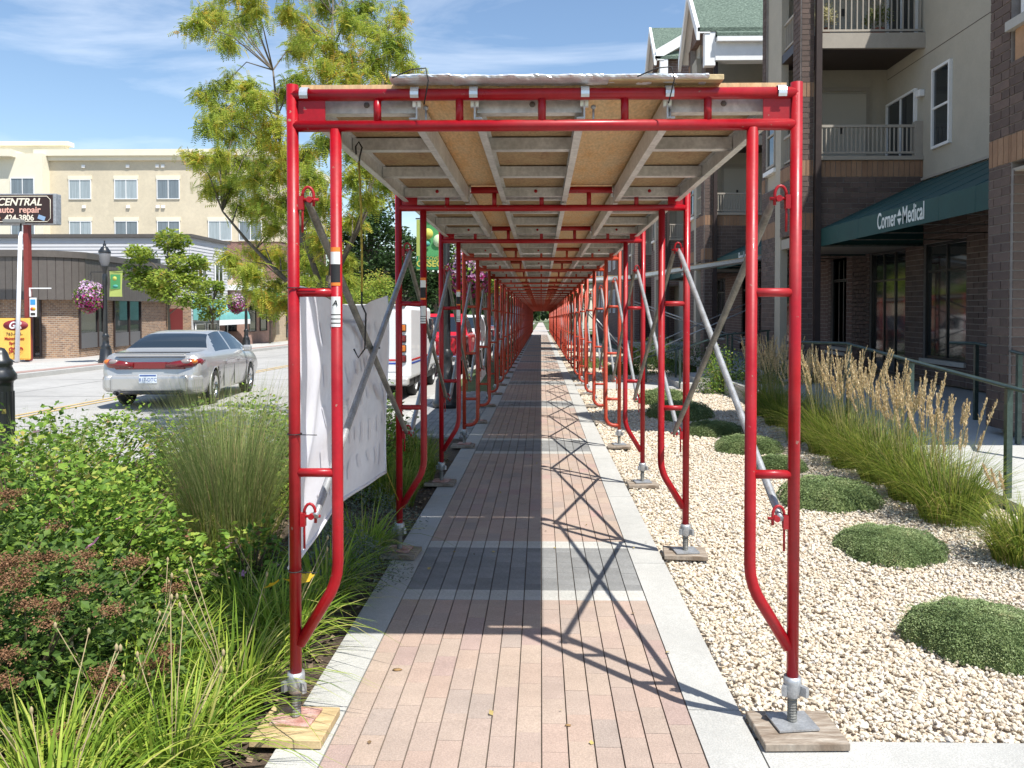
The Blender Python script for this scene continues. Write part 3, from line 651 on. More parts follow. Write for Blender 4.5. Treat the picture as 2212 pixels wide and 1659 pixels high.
# brown-headed shrub
for i, (x, y, r, h, n, lb) in enumerate([(-1.98, 2.95, .62, .60, 6500, 'shrub covered in rust brown faded flower heads, nearest left corner'), (-2.62, 3.6, .5, .66, 3600, 'shrub with rust brown flower heads at the left edge behind the nearer one')]):
    rt = bush('faded_shrub', (x, y, G(y)-.02), r, h, n, .042, SPIRL, lb, 'shrub', 'shrubs with faded brown flower heads', low=-.1)
    for q in range(44 if i == 0 else 18):
        a = random.uniform(3.3, 7.0); e = random.uniform(.3, 1.45); c = Vector((r*1.08*math.cos(a)*math.cos(e), r*1.08*math.sin(a)*math.cos(e), h*1.10*math.sin(e)))
        m_ = 420; Pq = np.c_[rng.normal(0, .025, m_), rng.normal(0, .025, m_), rng.normal(0, .010, m_)] + np.array(c); Nq = np.tile([0, 0, 1.], (m_, 1))
        leaves_on(Pq, Nq, .0075, BRNF, 'flower_head', rt, LV=LEAF2V, LF=LEAF2F, asp=.9)['kind'] = 'stuff'
    for q in range(4): flower(rt, (random.uniform(-.5, .5)*r, -r*.75, h*.6*random.random()+.2), (PINK, WHTF)[q % 2], .02)
# tall switchgrass
for i, (x, y, hh, n, lb) in enumerate([(-2.02, 5.05, 1.04, 2300, 'tall fountain of fine olive switchgrass beside the nearest frame'), (-3.35, 5.2, .80, 700, 'tuft of fine dark green switchgrass among the roses at left'), (-2.5, 6.0, .92, 1100, 'switchgrass tuft behind the tall fountain grass')]):
    t = empty('switchgrass', (x, y, G(y)-.02), label=lb, cat='grass clump', group='switchgrass in the roadside bed')
    blades(int(n*.85), .22, hh*.95, .46, .0034, GRSL, 'blades', t, droop=.35, lj=.55); blades(int(n*.25), .30, hh*.5, .9, .005, REEDL, 'low_blades', t, droop=1., lj=.5); blades(120 if i == 0 else 40, .17, hh*1.12, .36, .003, GRSL, 'seed_stalks', t, droop=.1, lj=.15)
# daylilies
lil = [(-1.22, 2.55, 'front daylily clump beside the fresh pine pad'), (-1.50, 2.35, 'daylily clump at the bottom edge left of the pine pad'), (-1.50, 2.72, 'daylily clump right of the brown-headed shrub'), (-1.20, 3.0, 'daylily clump behind the nearest left leg'), (-1.55, 3.15, 'daylily clump with long arching leaves between shrub and leg'), (-1.18, 3.55, 'daylily clump with yellow flowers under the banner'), (-1.42, 3.75, 'daylily clump at the foot of the tall grass'), (-1.16, 4.15, 'dark daylily clump at the kerb under the banner'), (-1.12, 4.9, 'daylily clump at the foot of the second left leg'), (-1.35, 2.12, 'nearest daylily clump at the bottom edge')]
for x, y, lb in lil:
    t = empty('daylily', (x, y, G(y)-.02), label=lb, cat='daylily', group='daylilies along the kerb')
    blades(270, .11, .40, 1.0, .0105, LILYL, 'leaves', t, droop=1.15, segs=6, lj=.5)
    if y < 3.6:
        b = B()
        for q in range(5):
            a = random.uniform(0, 6.28); l_ = random.uniform(.35, .6); b.path([(0, 0, 0), (.08*math.cos(a), .08*math.sin(a), l_*.5), (.2*math.cos(a), .2*math.sin(a), l_)], [.002, .002, .0015], 4)
            b.ico((.2*math.cos(a), .2*math.sin(a), l_), (.006, .006, .014))
        b.build('dry_stalks', mat('dry_stalk', (.34, .27, .15), .9), t)
    if 'yellow flowers' in lb:
        for dx in (-.03, .05, .12): flower(t, (dx, -.05, .34+dx*.2), YELF, .045, 6)
t = empty('sage', (-1.18, 4.45, G(4.45)-.02), label='silvery green low sage mound beneath the banner', cat='shrub')
P, Nn = dome(3500, .36, .34, .4); leaves_on(P, Nn, .022, SAGEL, 'foliage', t, asp=.35)
t = empty('sage', (-1.25, 5.6, G(5.6)-.02), label='grey green sage mound behind the second left leg', cat='shrub')
P, Nn = dome(2200, .36, .30, .4); leaves_on(P, Nn, .022, SAGEL, 'foliage', t, asp=.35)
for x, y, lb in [(-1.2, 6.4, 'low grass tuft by the kerb before the third left leg'), (-1.15, 7.2, 'low grass tuft at the foot of the third left leg'), (-1.3, 8.1, 'low grass tuft at the far end of the bed')]:
    t = empty('grass_tuft', (x, y, G(y)-.02), label=lb, cat='grass clump', group='low grass tufts along the kerb'); blades(420, .16, .42, .6, .008, REEDL, 'blades', t)
t = empty('dark_shrub', (-1.8, 8.7, G(8.7)-.02), label='dark leafy shrub at the far end of the bed by the banner edge', cat='shrub')
P, Nn = dome(1500, .4, .75, .6); leaves_on(P, Nn, .05, SPIRL, 'foliage', t)
# loose ground litter in bed
n = 5000; P = np.c_[rng.uniform(-2.6, -.95, n), rng.uniform(1.9, 8.5, n), np.zeros(n)]; P[:, 2] = G(P[:, 1])-.012
inst('mulch_chips', LEAF2V, LEAF2F, rots(rng.uniform(0, 6, n), rng.normal(0, .4, n), rng.normal(0, .4, n))*.03, P, mat('mulch_chip', (.1, .07, .05), .95, attr=True, ramp=[(0, (.06, .04, .025)), (1, (.26, .19, .12))]), None, rng.random(n), kind='stuff')
# cushion mounds on the gravel
mounds = [(2.06, 3.72, .33, .16, 'nearest green cushion plant at the right edge of the gravel'), (2.27, 5.14, .36, .15, 'second nearest cushion plant on the gravel'), (2.38, 6.55, .43, .19, 'large cushion plant just behind the nearest right post'), (2.42, 8.0, .27, .13, 'small cushion plant between the two right posts'), (2.38, 9.1, .40, .17, 'yellowish cushion plant left of the nearest inner post'), (2.28, 10.4, .38, .17, 'bright green cushion plant at the edge of the building shade'), (2.15, 12.2, .55, .24, 'dark cushion plant in the shade behind the bright one'), (2.2, 14.2, .5, .25, 'shaded cushion plant before the entrance path'), (2.2, 21.5, .5, .3, 'cushion plant beyond the entrance path'), (1.6, 24.5, .5, .3, 'far cushion plant on the gravel seen between the orange posts')]
for x, y, r, h, lb in mounds:
    r *= .95
    t = empty('cushion_plant', (x, y, G(y)-.01), label=lb, cat='cushion plant', group='green cushion plants on the gravel')
    n = 26000 if y < 6 else (16000 if y < 11 else 6000); th = rng.uniform(0, 2*np.pi, n); ro = np.sqrt(rng.random(n))**.8
    rim = 1+.07*np.sin(th*3+x*9)+.05*np.sin(th*7+y*5)
    P = np.c_[np.cos(th)*ro*rim*r, np.sin(th)*ro*rim*r, h*(1-ro**3.4)**.62*(.95+.05*np.sin(th*5+ro*9))-.005*rng.random(n)]; P *= (1+.04*np.sin(P[:, [0]]*45+x)*np.sin(P[:, [1]]*41)); st_ = rng.random(n) < .06; P[st_] *= rng.uniform(1.0, 1.12, (int(st_.sum()), 1)); P[:, 2] += .006*np.sin(P[:, 0]*31+x*3)*np.sin(P[:, 1]*27)*(P[:, 2] > .03)
    Nn = np.c_[np.cos(th)*ro, np.sin(th)*ro, .4+0*ro]
    leaves_on(P, Nn, .0105 if y < 6 else (.015 if y < 11 else .026), MOSSL, 'foliage', t, asp=.5, rn=np.clip(.2+.5*rng.random(n)+.3*(np.sin(P[:, 0]*14)*np.sin(P[:, 1]*11+2)), 0, 1))
    B().grid(lambda u, v: (math.cos(v*2*math.pi)*u*r*.97*(1+.07*math.sin(v*6*math.pi+x*9)+.05*math.sin(v*14*math.pi+y*5)), math.sin(v*2*math.pi)*u*r*.97*(1+.07*math.sin(v*6*math.pi+x*9)+.05*math.sin(v*14*math.pi+y*5)), h*(max(0, 1-u**3.4))**.62*.90-.008), 14, 36).build('inner_mat', mat('cushion_core', (.12, .16, .05), .95, var=.5, vs=60, bump=1, bs=120), t)
# feather reed grasses
reeds = [(3.05, 4.95, .55, 12, 'feather reed grass clump at the right edge by the handrail'), (3.08, 5.95, .8, 26, 'feather reed grass clump at the near end of the row'), (3.15, 6.65, .9, 44, 'second feather reed grass clump in the row'), (3.2, 7.35, .95, 48, 'third feather reed grass clump, middle of the row'), (3.2, 8.1, 1, 50, 'fourth feather reed grass clump in the row'), (3.25, 8.95, 1, 46, 'fifth feather reed grass clump in the row'), (3.3, 9.9, 1, 44, 'sixth feather reed grass clump, just right of the nearest post'), (3.4, 11.2, 1.05, 46, 'feather reed grass clump framed between the two nearest right posts'), (3.5, 12.4, 1.05, 46, 'farthest feather reed grass clump, in shade left of the nearest inner post')]
for x, y, k_, npl, lb in reeds:
    t = empty('feather_reed_grass', (x, y, G(y)-.01), label=lb, cat='grass clump', group='feather reed grasses along the ramp')
    blades(950, .20, .66*min(1, k_+.15)*random.uniform(.9, 1.1), .95, .0066, REEDL, 'blades', t, droop=.9, segs=6, lj=.45)
    az = rng.uniform(0, 6.28, npl); ln = rng.uniform(.85, 1.25, npl)*k_*.98; le = rng.uniform(.02, .26, npl); far_ = y > 10
    b = B(); PP = []; VV = []
    for a, l_, e in zip(az, ln, le):
        p0 = Vector((.08*math.cos(a), .08*math.sin(a), 0)); d = Vector((math.cos(a)*e, math.sin(a)*e, 1)); bend = Vector((math.cos(a), math.sin(a), -.1))*e*.35
        pts = [p0, p0+d*l_*.5, p0+d*l_*.8+bend*.15*l_, p0+d*l_+bend*.5*l_]; b.path(pts, [.0025, .002, .0015, .001], 4, False)
        a_, b_ = pts[2], pts[3]; m_ = 60
        for q in range(m_):
            t_ = q/m_; PP.append(a_.lerp(b_, t_*1.02)+Vector((random.gauss(0, 1), random.gauss(0, 1), 0))*.0055*math.sin(math.pi*min(.97, t_+.12))); VV.append(d)
    b.build('stalks', mat('reed_stalk', (.30, .27, .10), .8), t)
    PP = np.array([tuple(p) for p in PP]); n = len(PP)
    Rm = rots(rng.uniform(0, 6.28, n), rng.uniform(1.0, 1.5, n), rng.normal(0, .2, n)); S = np.zeros((n, 3, 3)); S[:, 0, 0] = .0100; S[:, 1, 1] = .028; S[:, 2, 2] = .02
    inst('plumes', LEAF2V, LEAF2F, Rm @ S, PP, PLUME, t, rng.random(n))
# shrubs by the entrance
for x, y, r, h, m_, lb in [(3.75, 16.2, .5, .85, ROSEL, 'yellow green shrub beside the entrance steps'), (4.4, 15.2, .75, .8, SPIRL, 'dark green shrub right of the yellow green one'), (4.0, 21.2, .9, .9, SPIRL, 'dark shrub behind the entrance steps'), (2.6, 21.6, .6, .8, ROSEL, 'yellow green shrub far beside the side canopy'), (3.6, 24.0, .8, .9, SPIRL, 'dark shrub far behind the side canopy')]:
    bush('shrub', (x, y, G(y)), r, h, 2600, .05, m_, lb, 'shrub', 'shrubs round the entrance steps')
# ------------------------------------------------------------------ ramp, rails
def ramp_z(y): return G(y)+.0+.27*min(1, max(0, (y-5.0)/4.5))
b = B(); ys = [2.81, 5.0, 6.5, 8, 9.5, 12, 16.0]
b.grid(lambda u, v: (3.72+v*6, ys[int(round(u*6))], ramp_z(ys[int(round(u*6))])+.004), 6, 1, False)
for i in range(6):
    ya, yb = ys[i], ys[i+1]; b.poly([(3.72, ya, G(ya)-.1), (3.72, yb, G(yb)-.1), (3.72, yb, ramp_z(yb)+.004), (3.72, ya, ramp_z(ya)+.004)])
b.build('ramp', CONC, kind='structure')
sheet('porch_floor', 5.0, 12, 16.0, 60, .27, CONC, th=.3)
def rail(pts, posts, label, hgt=.86):
    t = empty('handrail', pts[0], label=label, cat='handrail', group='dark green handrails along the ramp'); o0 = Vector(pts[0])
    b = B().path([Vector(p)-o0 for p in pts], .027, 8, flat=.7); b.build('top_rail', BRZ, t)
    for (x, y, z0, z1) in posts: B().box(Vector((x, y, (z0+z1)/2))-o0, (.045, .045, z1-z0)).build('rail_post', BRZ, t)
rz = lambda y, h=.86: ramp_z(y)+h+.03
rail([(3.74, 5.2, .83), (3.74, 6.34, .892), (3.74, 8, .99), (3.74, 9.64, 1.09), (3.1, 9.9, 1.10)], [(3.74, 5.2, G(5)-.1, .82), (3.74, 6.34, G(6)-.1, .88), (3.74, 8.0, 0, .98), (3.74, 9.6, 0, 1.08)], 'long handrail behind the feather reed grass, ending at the right edge')
rail([(4.75, 7.6, 1.03), (4.95, 8.1, 1.05), (5.35, 9.75, 1.09), (5.1, 9.9, 1.09)], [(4.75, 7.6, .1, 1.02), (5.35, 9.75, .1, 1.08), (5.0, 8.3, .1, 1.04)], 'short dark handrail in front of the brick corner pier')
rail([(3.0, 17.0, .62), (3.9, 16.95, .95), (4.9, 16.9, 1.05)], [(3.0, 17.0, -.2, .62), (4.0, 16.95, -.1, .96), (4.85, 16.9, 0, 1.04)], 'black handrail climbing beside the entrance steps')
rail([(2.5, 18.75, .35), (3.2, 18.7, .55), (4.6, 18.6, .95)], [(2.5, 18.75, -.25, .35), (3.2, 18.7, -.2, .55), (4.5, 18.6, 0, .93)], 'thin green handrail on the far side of the entrance steps')
# ------------------------------------------------------------------ side canopy scaffold
def side_frame(x, y0, y1, zt, m, lb):
    r = empty('scaffold_frame', (x, y0, G(y0)), label=lb, cat='scaffold frame'); w_ = y1-y0; zt = zt-G(y0)
    for yy in (0, w_): B().tube((0, yy, .0), (0, yy, zt+.04), .022, 10).build('post', m, r)
    for yy in (.16, w_-.16): B().tube((0, yy, .5), (0, yy, zt-.13), .02, 8).build('inner_post', m, r)
    for z in (zt, zt-.13): B().tube((0, 0, z), (0, w_, z), .02, 8).build('beam', m, r)
    for z in (1.0, 1.6):
        for ya in (0, w_-.16): B().tube((0, ya, z), (0, ya+.16, z), .014, 6).build('rung', m, r)
side_frame(5.62, 18.6, 20.1, 2.72, RED, 'red scaffold frame at the building end of the side canopy'); side_frame(2.15, 18.6, 20.1, 2.20, ORG, 'orange scaffold frame of the side canopy nearest the walkway')
for yy, lb in ((18.55, 'front'), (19.3, 'middle'), (19.85, 'back')):
    for xa, za, xb, zb, sd in ((2.1, 2.26, 5.7, 2.80, 'upper'), (.95, 2.2, 2.15, 2.26, 'lower')):
        r = empty('walk_board', (xa, yy, za), label='%s %s aluminium plank of the side canopy' % (sd, lb), cat='walk board', group='planks of the side canopy')
        b = B(); ang = -math.atan2(zb-za, xb-xa); Ls = math.hypot(xb-xa, zb-za)
        b.box((Ls/2, .004, .0), (Ls, .006, .09)); b.box((Ls/2, .016, .043), (Ls, .03, .005)); b.box((Ls/2, .016, -.043), (Ls, .03, .005)); b.box((Ls/2, .45, 0), (Ls, .006, .09)); b.build('side_rail', ALUB, r, rot=(0, ang, 0))
        B().box((Ls/2, .22, .05), (Ls, .46, .012)).build('plywood_deck', PLY, r, rot=(0, ang, 0))
for yy, lb in ((18.62, 'front'), (20.08, 'back')):
    for xa, za, xb, zb, sd in ((2.15, 1.95, 5.6, .75, 'falling'), (2.15, .55, 5.6, 2.05, 'rising'), (.95, 1.9, 2.15, .6, 'short')):
        o = B().tube((0, 0, 0), (xb-xa, 0, zb-za), .015, 8).build('brace_tube', GALV, None, (xa, yy+.03*(sd == 'rising'), za+G(19))); tag(o, '%s %s steel brace tube under the side canopy' % (lb, sd), 'brace', 'brace tubes of the side canopy')
# ------------------------------------------------------------------ right building
BR = mat('maroon_brick', (.2, .1, .08), .88, attr=True, ramp=[(0, (.100, .070, .060)), (.6, (.120, .086, .073)), (1, (.145, .102, .086))], var=.14, vs=5, bump=.3, bs=120)
TAN = mat('tan_brick', (.4, .25, .14), .88, attr=True, ramp=[(0, (.26, .15, .09)), (1, (.32, .195, .12))], var=.12, vs=5, bump=.3, bs=120)
MORT = mat('mortar', (.27, .245, .23), .95, var=.15, vs=12)
STUC = mat('stucco', (.43, .395, .325), .95, var=.05, vs=3, bump=.5, bs=220)
TRIMC = mat('beige_trim', (.36, .325, .275), .7, var=.06, vs=4)
TEAL = mat('green_awning', (.007, .055, .050), .65, var=.12, vs=3, bump=.05)
SHING = mat('green_shingle', (.075, .115, .09), .9, var=.55, vs=5, col2=(.12, .16, .125), stretch=(3, 3, 9), bump=.5, bs=30)
BRFAR = brickmat('far_brick', (.125, .078, .065), (.155, .098, .082), (.25, .225, .21), .305, .1016)
bld = empty('apartment_building', (7.4, 10, 0), label='brick and stucco apartment building with green awnings, balconies and gables on the right', cat='building')
def inb(o): o.matrix_parent_inverse = Matrix.Translation(-Vector(bld.location)); return o
BRK = []      # (M(3x3), pos, material) for bricks
def wallx(x, y0, y1, z0, z1, tan=(), far=False, face=-1):
    """brick wall in a plane of constant x, bricks face -x"""
    inb(B().bb(x, x+.18, y0, y1, z0, z1).build('wall', MORT if not far else BRFAR, bld))
    if not far: lay(lambda a, z, l, h: ((x-.006, a, z), (.012, l, h)), y0, y1, z0, z1, tan)
def wally(y, x0, x1, z0, z1, tan=(), far=False):
    inb(B().bb(x0, x1, y, y+.18, z0, z1).build('wall', MORT if not far else BRFAR, bld))
    if not far: lay(lambda a, z, l, h: ((a, y-.006, z), (l, .012, h)), x0, x1, z0, z1, tan)
def lay(fn, a0, a1, z0, z1, tan, bl=.305, ch=.1016):
    z = z0; row = int(round(z0/ch))
    while z < z1-.01:
        h = min(ch, z1-z); istan = any(t0 <= z+h/2 <= t1 for t0, t1 in tan)
        if istan:
            t0, t1 = [t_ for t_ in tan if t_[0] <= z+h/2 <= t_[1]][0]; h = min(t1, z1)-z; a = a0
            while a < a1-.005:
                l = min(.1016, a1-a); c, d = fn(a+l/2, z+h/2, l-.011, h-.008); BRK.append((c, d, 1)); a += l
            z += max(h, .02); row += 1; continue
        a = a0-(bl/2 if row % 2 else 0)
        while a < a1-.005:
            s0 = max(a, a0); l = min(a+bl, a1)-s0
            if l > .02: c, d = fn(s0+l/2, z+h/2, l-.013, h-.013); BRK.append((c, d, 0))
            a += bl
        z += ch; row += 1
def window(c, w_, h_, face, parent, fm=WHITE, gm=GLASS, mull=1, trans_=0, depth=.06, name='window'):
    """framed window; face 'x' looks to -x, 'y' looks to -y, 'X' looks to +x"""
    fw = .05; b = B(); g = B()
    def Q(bb, u0, u1, v0, v1, d0, d1):
        if face == 'y': bb.bb(c[0]+u0, c[0]+u1, c[1]+d0, c[1]+d1, c[2]+v0, c[2]+v1)
        elif face == 'x': bb.bb(c[0]+d0, c[0]+d1, c[1]+u0, c[1]+u1, c[2]+v0, c[2]+v1)
        else: bb.bb(c[0]-d0, c[0]-d1, c[1]+u0, c[1]+u1, c[2]+v0, c[2]+v1)
    W2, H2 = w_/2, h_/2
    Q(b, -W2, W2, H2-fw, H2, -depth, 0); Q(b, -W2, W2, -H2, -H2+fw, -depth, 0); Q(b, -W2, -W2+fw, -H2+fw, H2-fw, -depth, 0); Q(b, W2-fw, W2, -H2+fw, H2-fw, -depth, 0)
    n = mull+1; iw = (w_-2*fw)/n
    for i in range(1, n): Q(b, -W2+fw+iw*i-.022, -W2+fw+iw*i+.022, -H2+fw, H2-fw, -depth+.01, 0)
    if trans_: Q(b, -W2+fw, W2-fw, H2-trans_*h_-.02, H2-trans_*h_+.02, -depth+.008, 0)
    o = b.build(name, fm, parent)
    for i in range(n):
        g = B(); Q(g, -W2+fw+iw*i+.004, -W2+fw+iw*(i+1)-.004, -H2+fw, H2-fw, -.025, -.018); g.build('pane', gm, o)
    return o
def winb(*a, **k): return inb(window(*a, **k))
def balc_rail(x0, x1, y, z0, h, npk, solid=False):
    b = B(); b.bb(x0, x1, y-.02, y+.02, z0+h-.05, z0+h); b.bb(x0, x1, y-.015, y+.015, z0+.06, z0+.10)
    rr_ = inb(b.build('balcony_rail', TRIMC, bld))
    for x in np.linspace(x0+.06, x1-.06, npk): B().bb(x-.011, x+.011, y-.011, y+.011, z0+.10, z0+h-.05).build('baluster', TRIMC, rr_)
TB = [(2.72, 3.02)]; XF, XS = 5.03, 7.4
def tower(Y, k):
    far = k >= 2
    tan = [(3.08, 3.38), (4.12, 4.40), (5.6, 5.9), (9.4, 9.7)]
    top = 10.2 if k < 2 else 12.2; W = 2.6
    # corner pier
    wallx(XF, Y, Y+.42, G(Y)+.2, top, tan, far); wally(Y-.001, XF+.012, XF+.26, G(Y)+.2, top, tan, far)
    inb(B().bb(XF+.27, XF+.38, Y-.11, Y-.01, G(Y)+.25, 9.7).build('downspout', BROWN, bld))
    inb(B().bb(XF+.02, XF+.26, Y+.01, Y+.42, G(Y), top).build('pier_core', MORT, bld))
    # street face beyond the balcony opening
    wallx(XF, Y+1.6, Y+W, G(Y)+.2, 4.1, tan, far); wallx(XF, Y+2.35, Y+W, 4.1, top, tan, far)
    inb(B().bb(XF, XF+.15, Y+1.22, Y+1.6, G(Y)+.2, 9.4).build('stucco_column', STUC, bld))
    inb(B().bb(XF+.05, XF+.2, Y+1.6, Y+2.35, 4.1, 9.7).build('bay_wall', STUC, bld))
    for zc in (5.3, ):
        winb((XF+.05, Y+1.97, zc), .62, 1.4, 'x', bld, fm=TRIMC, mull=0, trans_=.5)
        inb(B().bb(XF-.05, XF+.1, Y+1.58, Y+2.38, zc-.85, zc-.76).build('sill', WHITE, bld))
    wallx(XF, Y+.42, Y+1.22, 3.0, 4.45, [(4.12, 4.40)], far)
    # balcony nook, two upper levels
    bx0, bx1 = XF+.38, XS
    wally(Y, bx0, bx1, 2.75, 4.39, [(4.12, 4.40)], far)
    inb(B().bb(bx0, bx1+.03, Y-.05, Y+.14, 4.395, 4.47).build('balcony_cap', TRIMC, bld))
    inb(B().bb(XF+.02, 12, Y+.19, Y+W, 2.75, 2.95).build('floor_slab', TRIMC, bld))
    inb(B().bb(bx0, bx1, Y+.2, Y+1.63, 4.2, 4.30).build('balcony_floor', CONC, bld))
    inb(B().bb(bx0-.05, bx1, Y-.06, Y+.02, 6.54, 6.83).build('fascia', TRIMC, bld)); inb(B().bb(XF+.01, bx1, Y+.021, Y+1.63, 6.62, 6.8).build('balcony_floor', BROWN, bld))
    balc_rail(bx0, bx1-.15, Y+.05, 4.47, .62, 22); inb(B().bb(bx1-.15, bx1-.002, Y, Y+.14, 4.47, 5.15).build('rail_pier', TRIMC, bld))
    balc_rail(bx0, bx1, Y+.05, 6.83, .95, 18)
    for zb in (4.47, 6.83):
        b = B(); b.bb(XF+.05, XF+.1, Y+.42, Y+1.22, zb+.57, zb+.62); b.bb(XF+.06, XF+.09, Y+.42, Y+1.22, zb+.06, zb+.1); rr_ = inb(b.build('side_rail', TRIMC, bld))
        for yy in np.linspace(Y+.5, Y+1.15, 7): B().bb(XF+.065, XF+.085, yy-.01, yy+.01, zb+.1, zb+.57).build('baluster', TRIMC, rr_)
    inb(B().bb(XF+.15, XS+.1, Y+1.63, Y+1.75, 2.95, 9.7).build('back_wall', STUC, bld))
    for z0 in (4.35, 6.85):
        dd = inb(B().bb(6.0, 6.95, Y+1.585, Y+1.629, z0, z0+1.75).build('balcony_door', mat('door_paint', (.50, .47, .40), .6), bld)); 
        B().bb(6.4, 6.46, Y+1.56, Y+1.585, z0+.9, z0+1.05).build('door_wreath', BLACK, dd).matrix_parent_inverse = Matrix.Identity(4)
        fr_ = B(); fr_.bb(5.93, 6.0, Y+1.6, Y+1.629, z0, z0+1.82); fr_.bb(6.95, 7.02, Y+1.6, Y+1.629, z0, z0+1.82); fr_.bb(5.93, 7.02, Y+1.6, Y+1.629, z0+1.82, z0+1.9); inb(fr_.build('door_frame', TRIMC, bld))
    # roofs
    zr = top; pk = top+1.45; ym = Y+W/2
    inb(B().prism([(XF+.02, Y, zr), (XF+.02, Y+W, zr), (XF+.02, ym, pk-.12)], (.3, 0, 0)).build('gable_wall', BRFAR, bld))
    for s, y_e in ((-1, Y-.30), (1, Y+W+.30)):
        ze = zr-.28
        P_ = [(XF-.28, y_e, ze), (XF-.28, ym, pk), (12, ym, pk), (12, y_e, ze)]
        inb(B().prism([Vector(p) for p in P_], (0, 0, .12)).build('roof', SHING, bld))
        inb(B().prism([(XF-.32, y_e, ze-.26), (XF-.32, ym, pk-.14), (XF-.32, ym, pk+.14), (XF-.32, y_e, ze+.13)], (.10, 0, 0)).build('rake_trim', WHITE, bld))
        inb(B().prism([(XF-.22, y_e, ze-.02), (XF-.22, ym, pk-.02), (XF+.1, ym, pk-.02), (XF+.1, y_e, ze-.02)], (0, 0, -.03)).build('rake_soffit', WHITE, bld))
    inb(B().bb(XF-.06, XF+.26, Y-.28, Y-.01, zr-1.3, zr-.28).build('corner_trim', WHITE, bld))
    inb(B().bb(XF+.26, XS+.3, Y-.30, Y+.1, 9.05, 9.6).build('balcony_header', WHITE, bld)); inb(B().bb(XF+.28, 12, Y-.46, Y-.30, 9.58, 9.72).build('gutter', WHITE, bld))
    inb(B().prism([(XF+.28, Y-.42, 9.74), (12, Y-.42, 9.74), (12, Y+2.2, 11.5), (XF+.28, Y+2.2, 11.5)], (0, 0, .1)).build('roof', SHING, bld))
    inb(B().bb(XF+.2, 12, Y+1.75, Y+W, 2.95, top).build('block_wall', STUC, bld))
def recess(Y, Yn, k, words):
    """recessed stretch between towers: stucco wall above, shop front and awning below"""
    inb(B().bb(XS, XS+.2, Y, Yn+1.63, 3.9, 9.6).build('stucco_wall', STUC, bld))
    for z in (5.69, 8.1): inb(B().bb(XS-.003, XS, Y, Yn+1.6, z+.7, z+.712).build('control_joint', BROWN, bld))
    far = k > 0
    winb((XS, Yn-.74, 5.26), .66, 1.5, 'x', bld, mull=0, trans_=.5); winb((XS, Yn-3.9, 5.26), .66, 1.5, 'x', bld, mull=0, trans_=.5)
    for zc in (5.14, 7.6): winb((XS, Yn+.90, zc), 1.3, 1.42, 'x', bld, mull=1)
    inb(B().rbox((XS-.06, Yn+.02, 5.68), (.11, .16, .13), .01, 1).build('wall_light', WHITE, bld))
    # shop front
    z0 = G(Y)+.25; floor = G(Y)+.25
    segs = [(Yn-5.2, Yn-4.0), (Yn-1.62, Yn-.08), (Yn+.67, Yn+2.41), (Yn+3.4, Yn+4.75)]
    a = Y
    for i, (s0, s1) in enumerate(segs):
        if s0 < Y+.1: continue
        wallx(XS, a, s0, z0, 3.9, [(.75, .86)] if False else [], far); a = s1
        door = (i == 2)
        wallx(XS, s0, s1, 2.75, 3.9, [], far)
        if not door: wallx(XS, s0, s1, z0, .60+G(Y), [], far); inb(B().bb(XS-.06, XS+.1, s0-.04, s1+.04, .60+G(Y), .68+G(Y)).build('sill', CONC, bld))
        zb = floor if door else .68+G(Y)
        winb((XS+.1, (s0+s1)/2, (zb+2.75)/2), s1-s0, 2.75-zb, 'x', bld, fm=BLACK, mull=2 if door else 1, trans_=.24, name='shop_door' if door else 'shop_window')
    wallx(XS, a, max(a+.2, Yn+9.0-5.3), z0, 3.9, [], far)
    inb(B().bb(XS+.2, XS+.25, Y, Yn+6, z0, 3.9).build('inner_wall', BLACK, bld))
    # awning
    ya, yb = Y+.05, Yn-.06
    t = empty('awning', (5.42, ya, 2.72), label={0: 'dark green awning lettered Corner Medical on the right building', 1: 'second green awning beyond the brick pier', 2: 'third green awning far down the right building'}[k], cat='awning', group='green awnings of the right building')
    D = XS-5.42-.005; Ls = yb-ya
    b = B(); b.poly([(0, 0, .33), (0, Ls, .33), (D, Ls, 1.26), (D, 0, 1.26)]); b.poly([(0, 0, .33), (D, 0, 1.26), (D, 0, 0), (0, 0, 0)]); b.poly([(0, Ls, .33), (0, Ls, 0), (D, Ls, 0), (D, Ls, 1.26)]); b.build('canopy', TEAL, t)
    B().bb(-.006, .006, 0, Ls, 0, .33).build('valance', TEAL, t)
    for yy in np.linspace(0.01, Ls-.01, 8): B().path([(-.004, yy, .005), (-.004, yy, .33), (D, yy, 1.262)], .006, 5, False).build('seam', TEAL, t)
    for yy in np.linspace(.02, Ls-.02, 6): B().path([(D, yy, 1.22), (.02, yy, .30), (.02, yy, .02), (D, yy, .02)], .012, 6).build('frame_tube', GALVD, t)
    B().bb(D-.06, D-.001, -.02, Ls, 1.265, 1.31).build('flashing', TRIMC, t)
    lm = mat('awning_lettering', (.70, .74, .72), .6)
    yc = Ls*.47
    text(words[0], .36, lm, t, (-.009, yc+(.10 if len(words) > 1 else 0), .07), (R(90), 0, R(-90)), ext=.002, sx=.62, align='RIGHT' if len(words) > 1 else 'CENTER', bold=.004)
    if len(words) > 1:
        text(words[1], .36, lm, t, (-.009, yc-.10, .07), (R(90), 0, R(-90)), ext=.002, sx=.62, align='LEFT', bold=.004)
        for z1_, z2_ in ((.20, .30), (.16, .06)): B().prism([(-.009, yc+.07, z1_-.002), (-.009, yc-.07, z1_-.002), (-.009, yc, z2_)], (.004, 0, 0)).build('diamond_mark', lm, t)
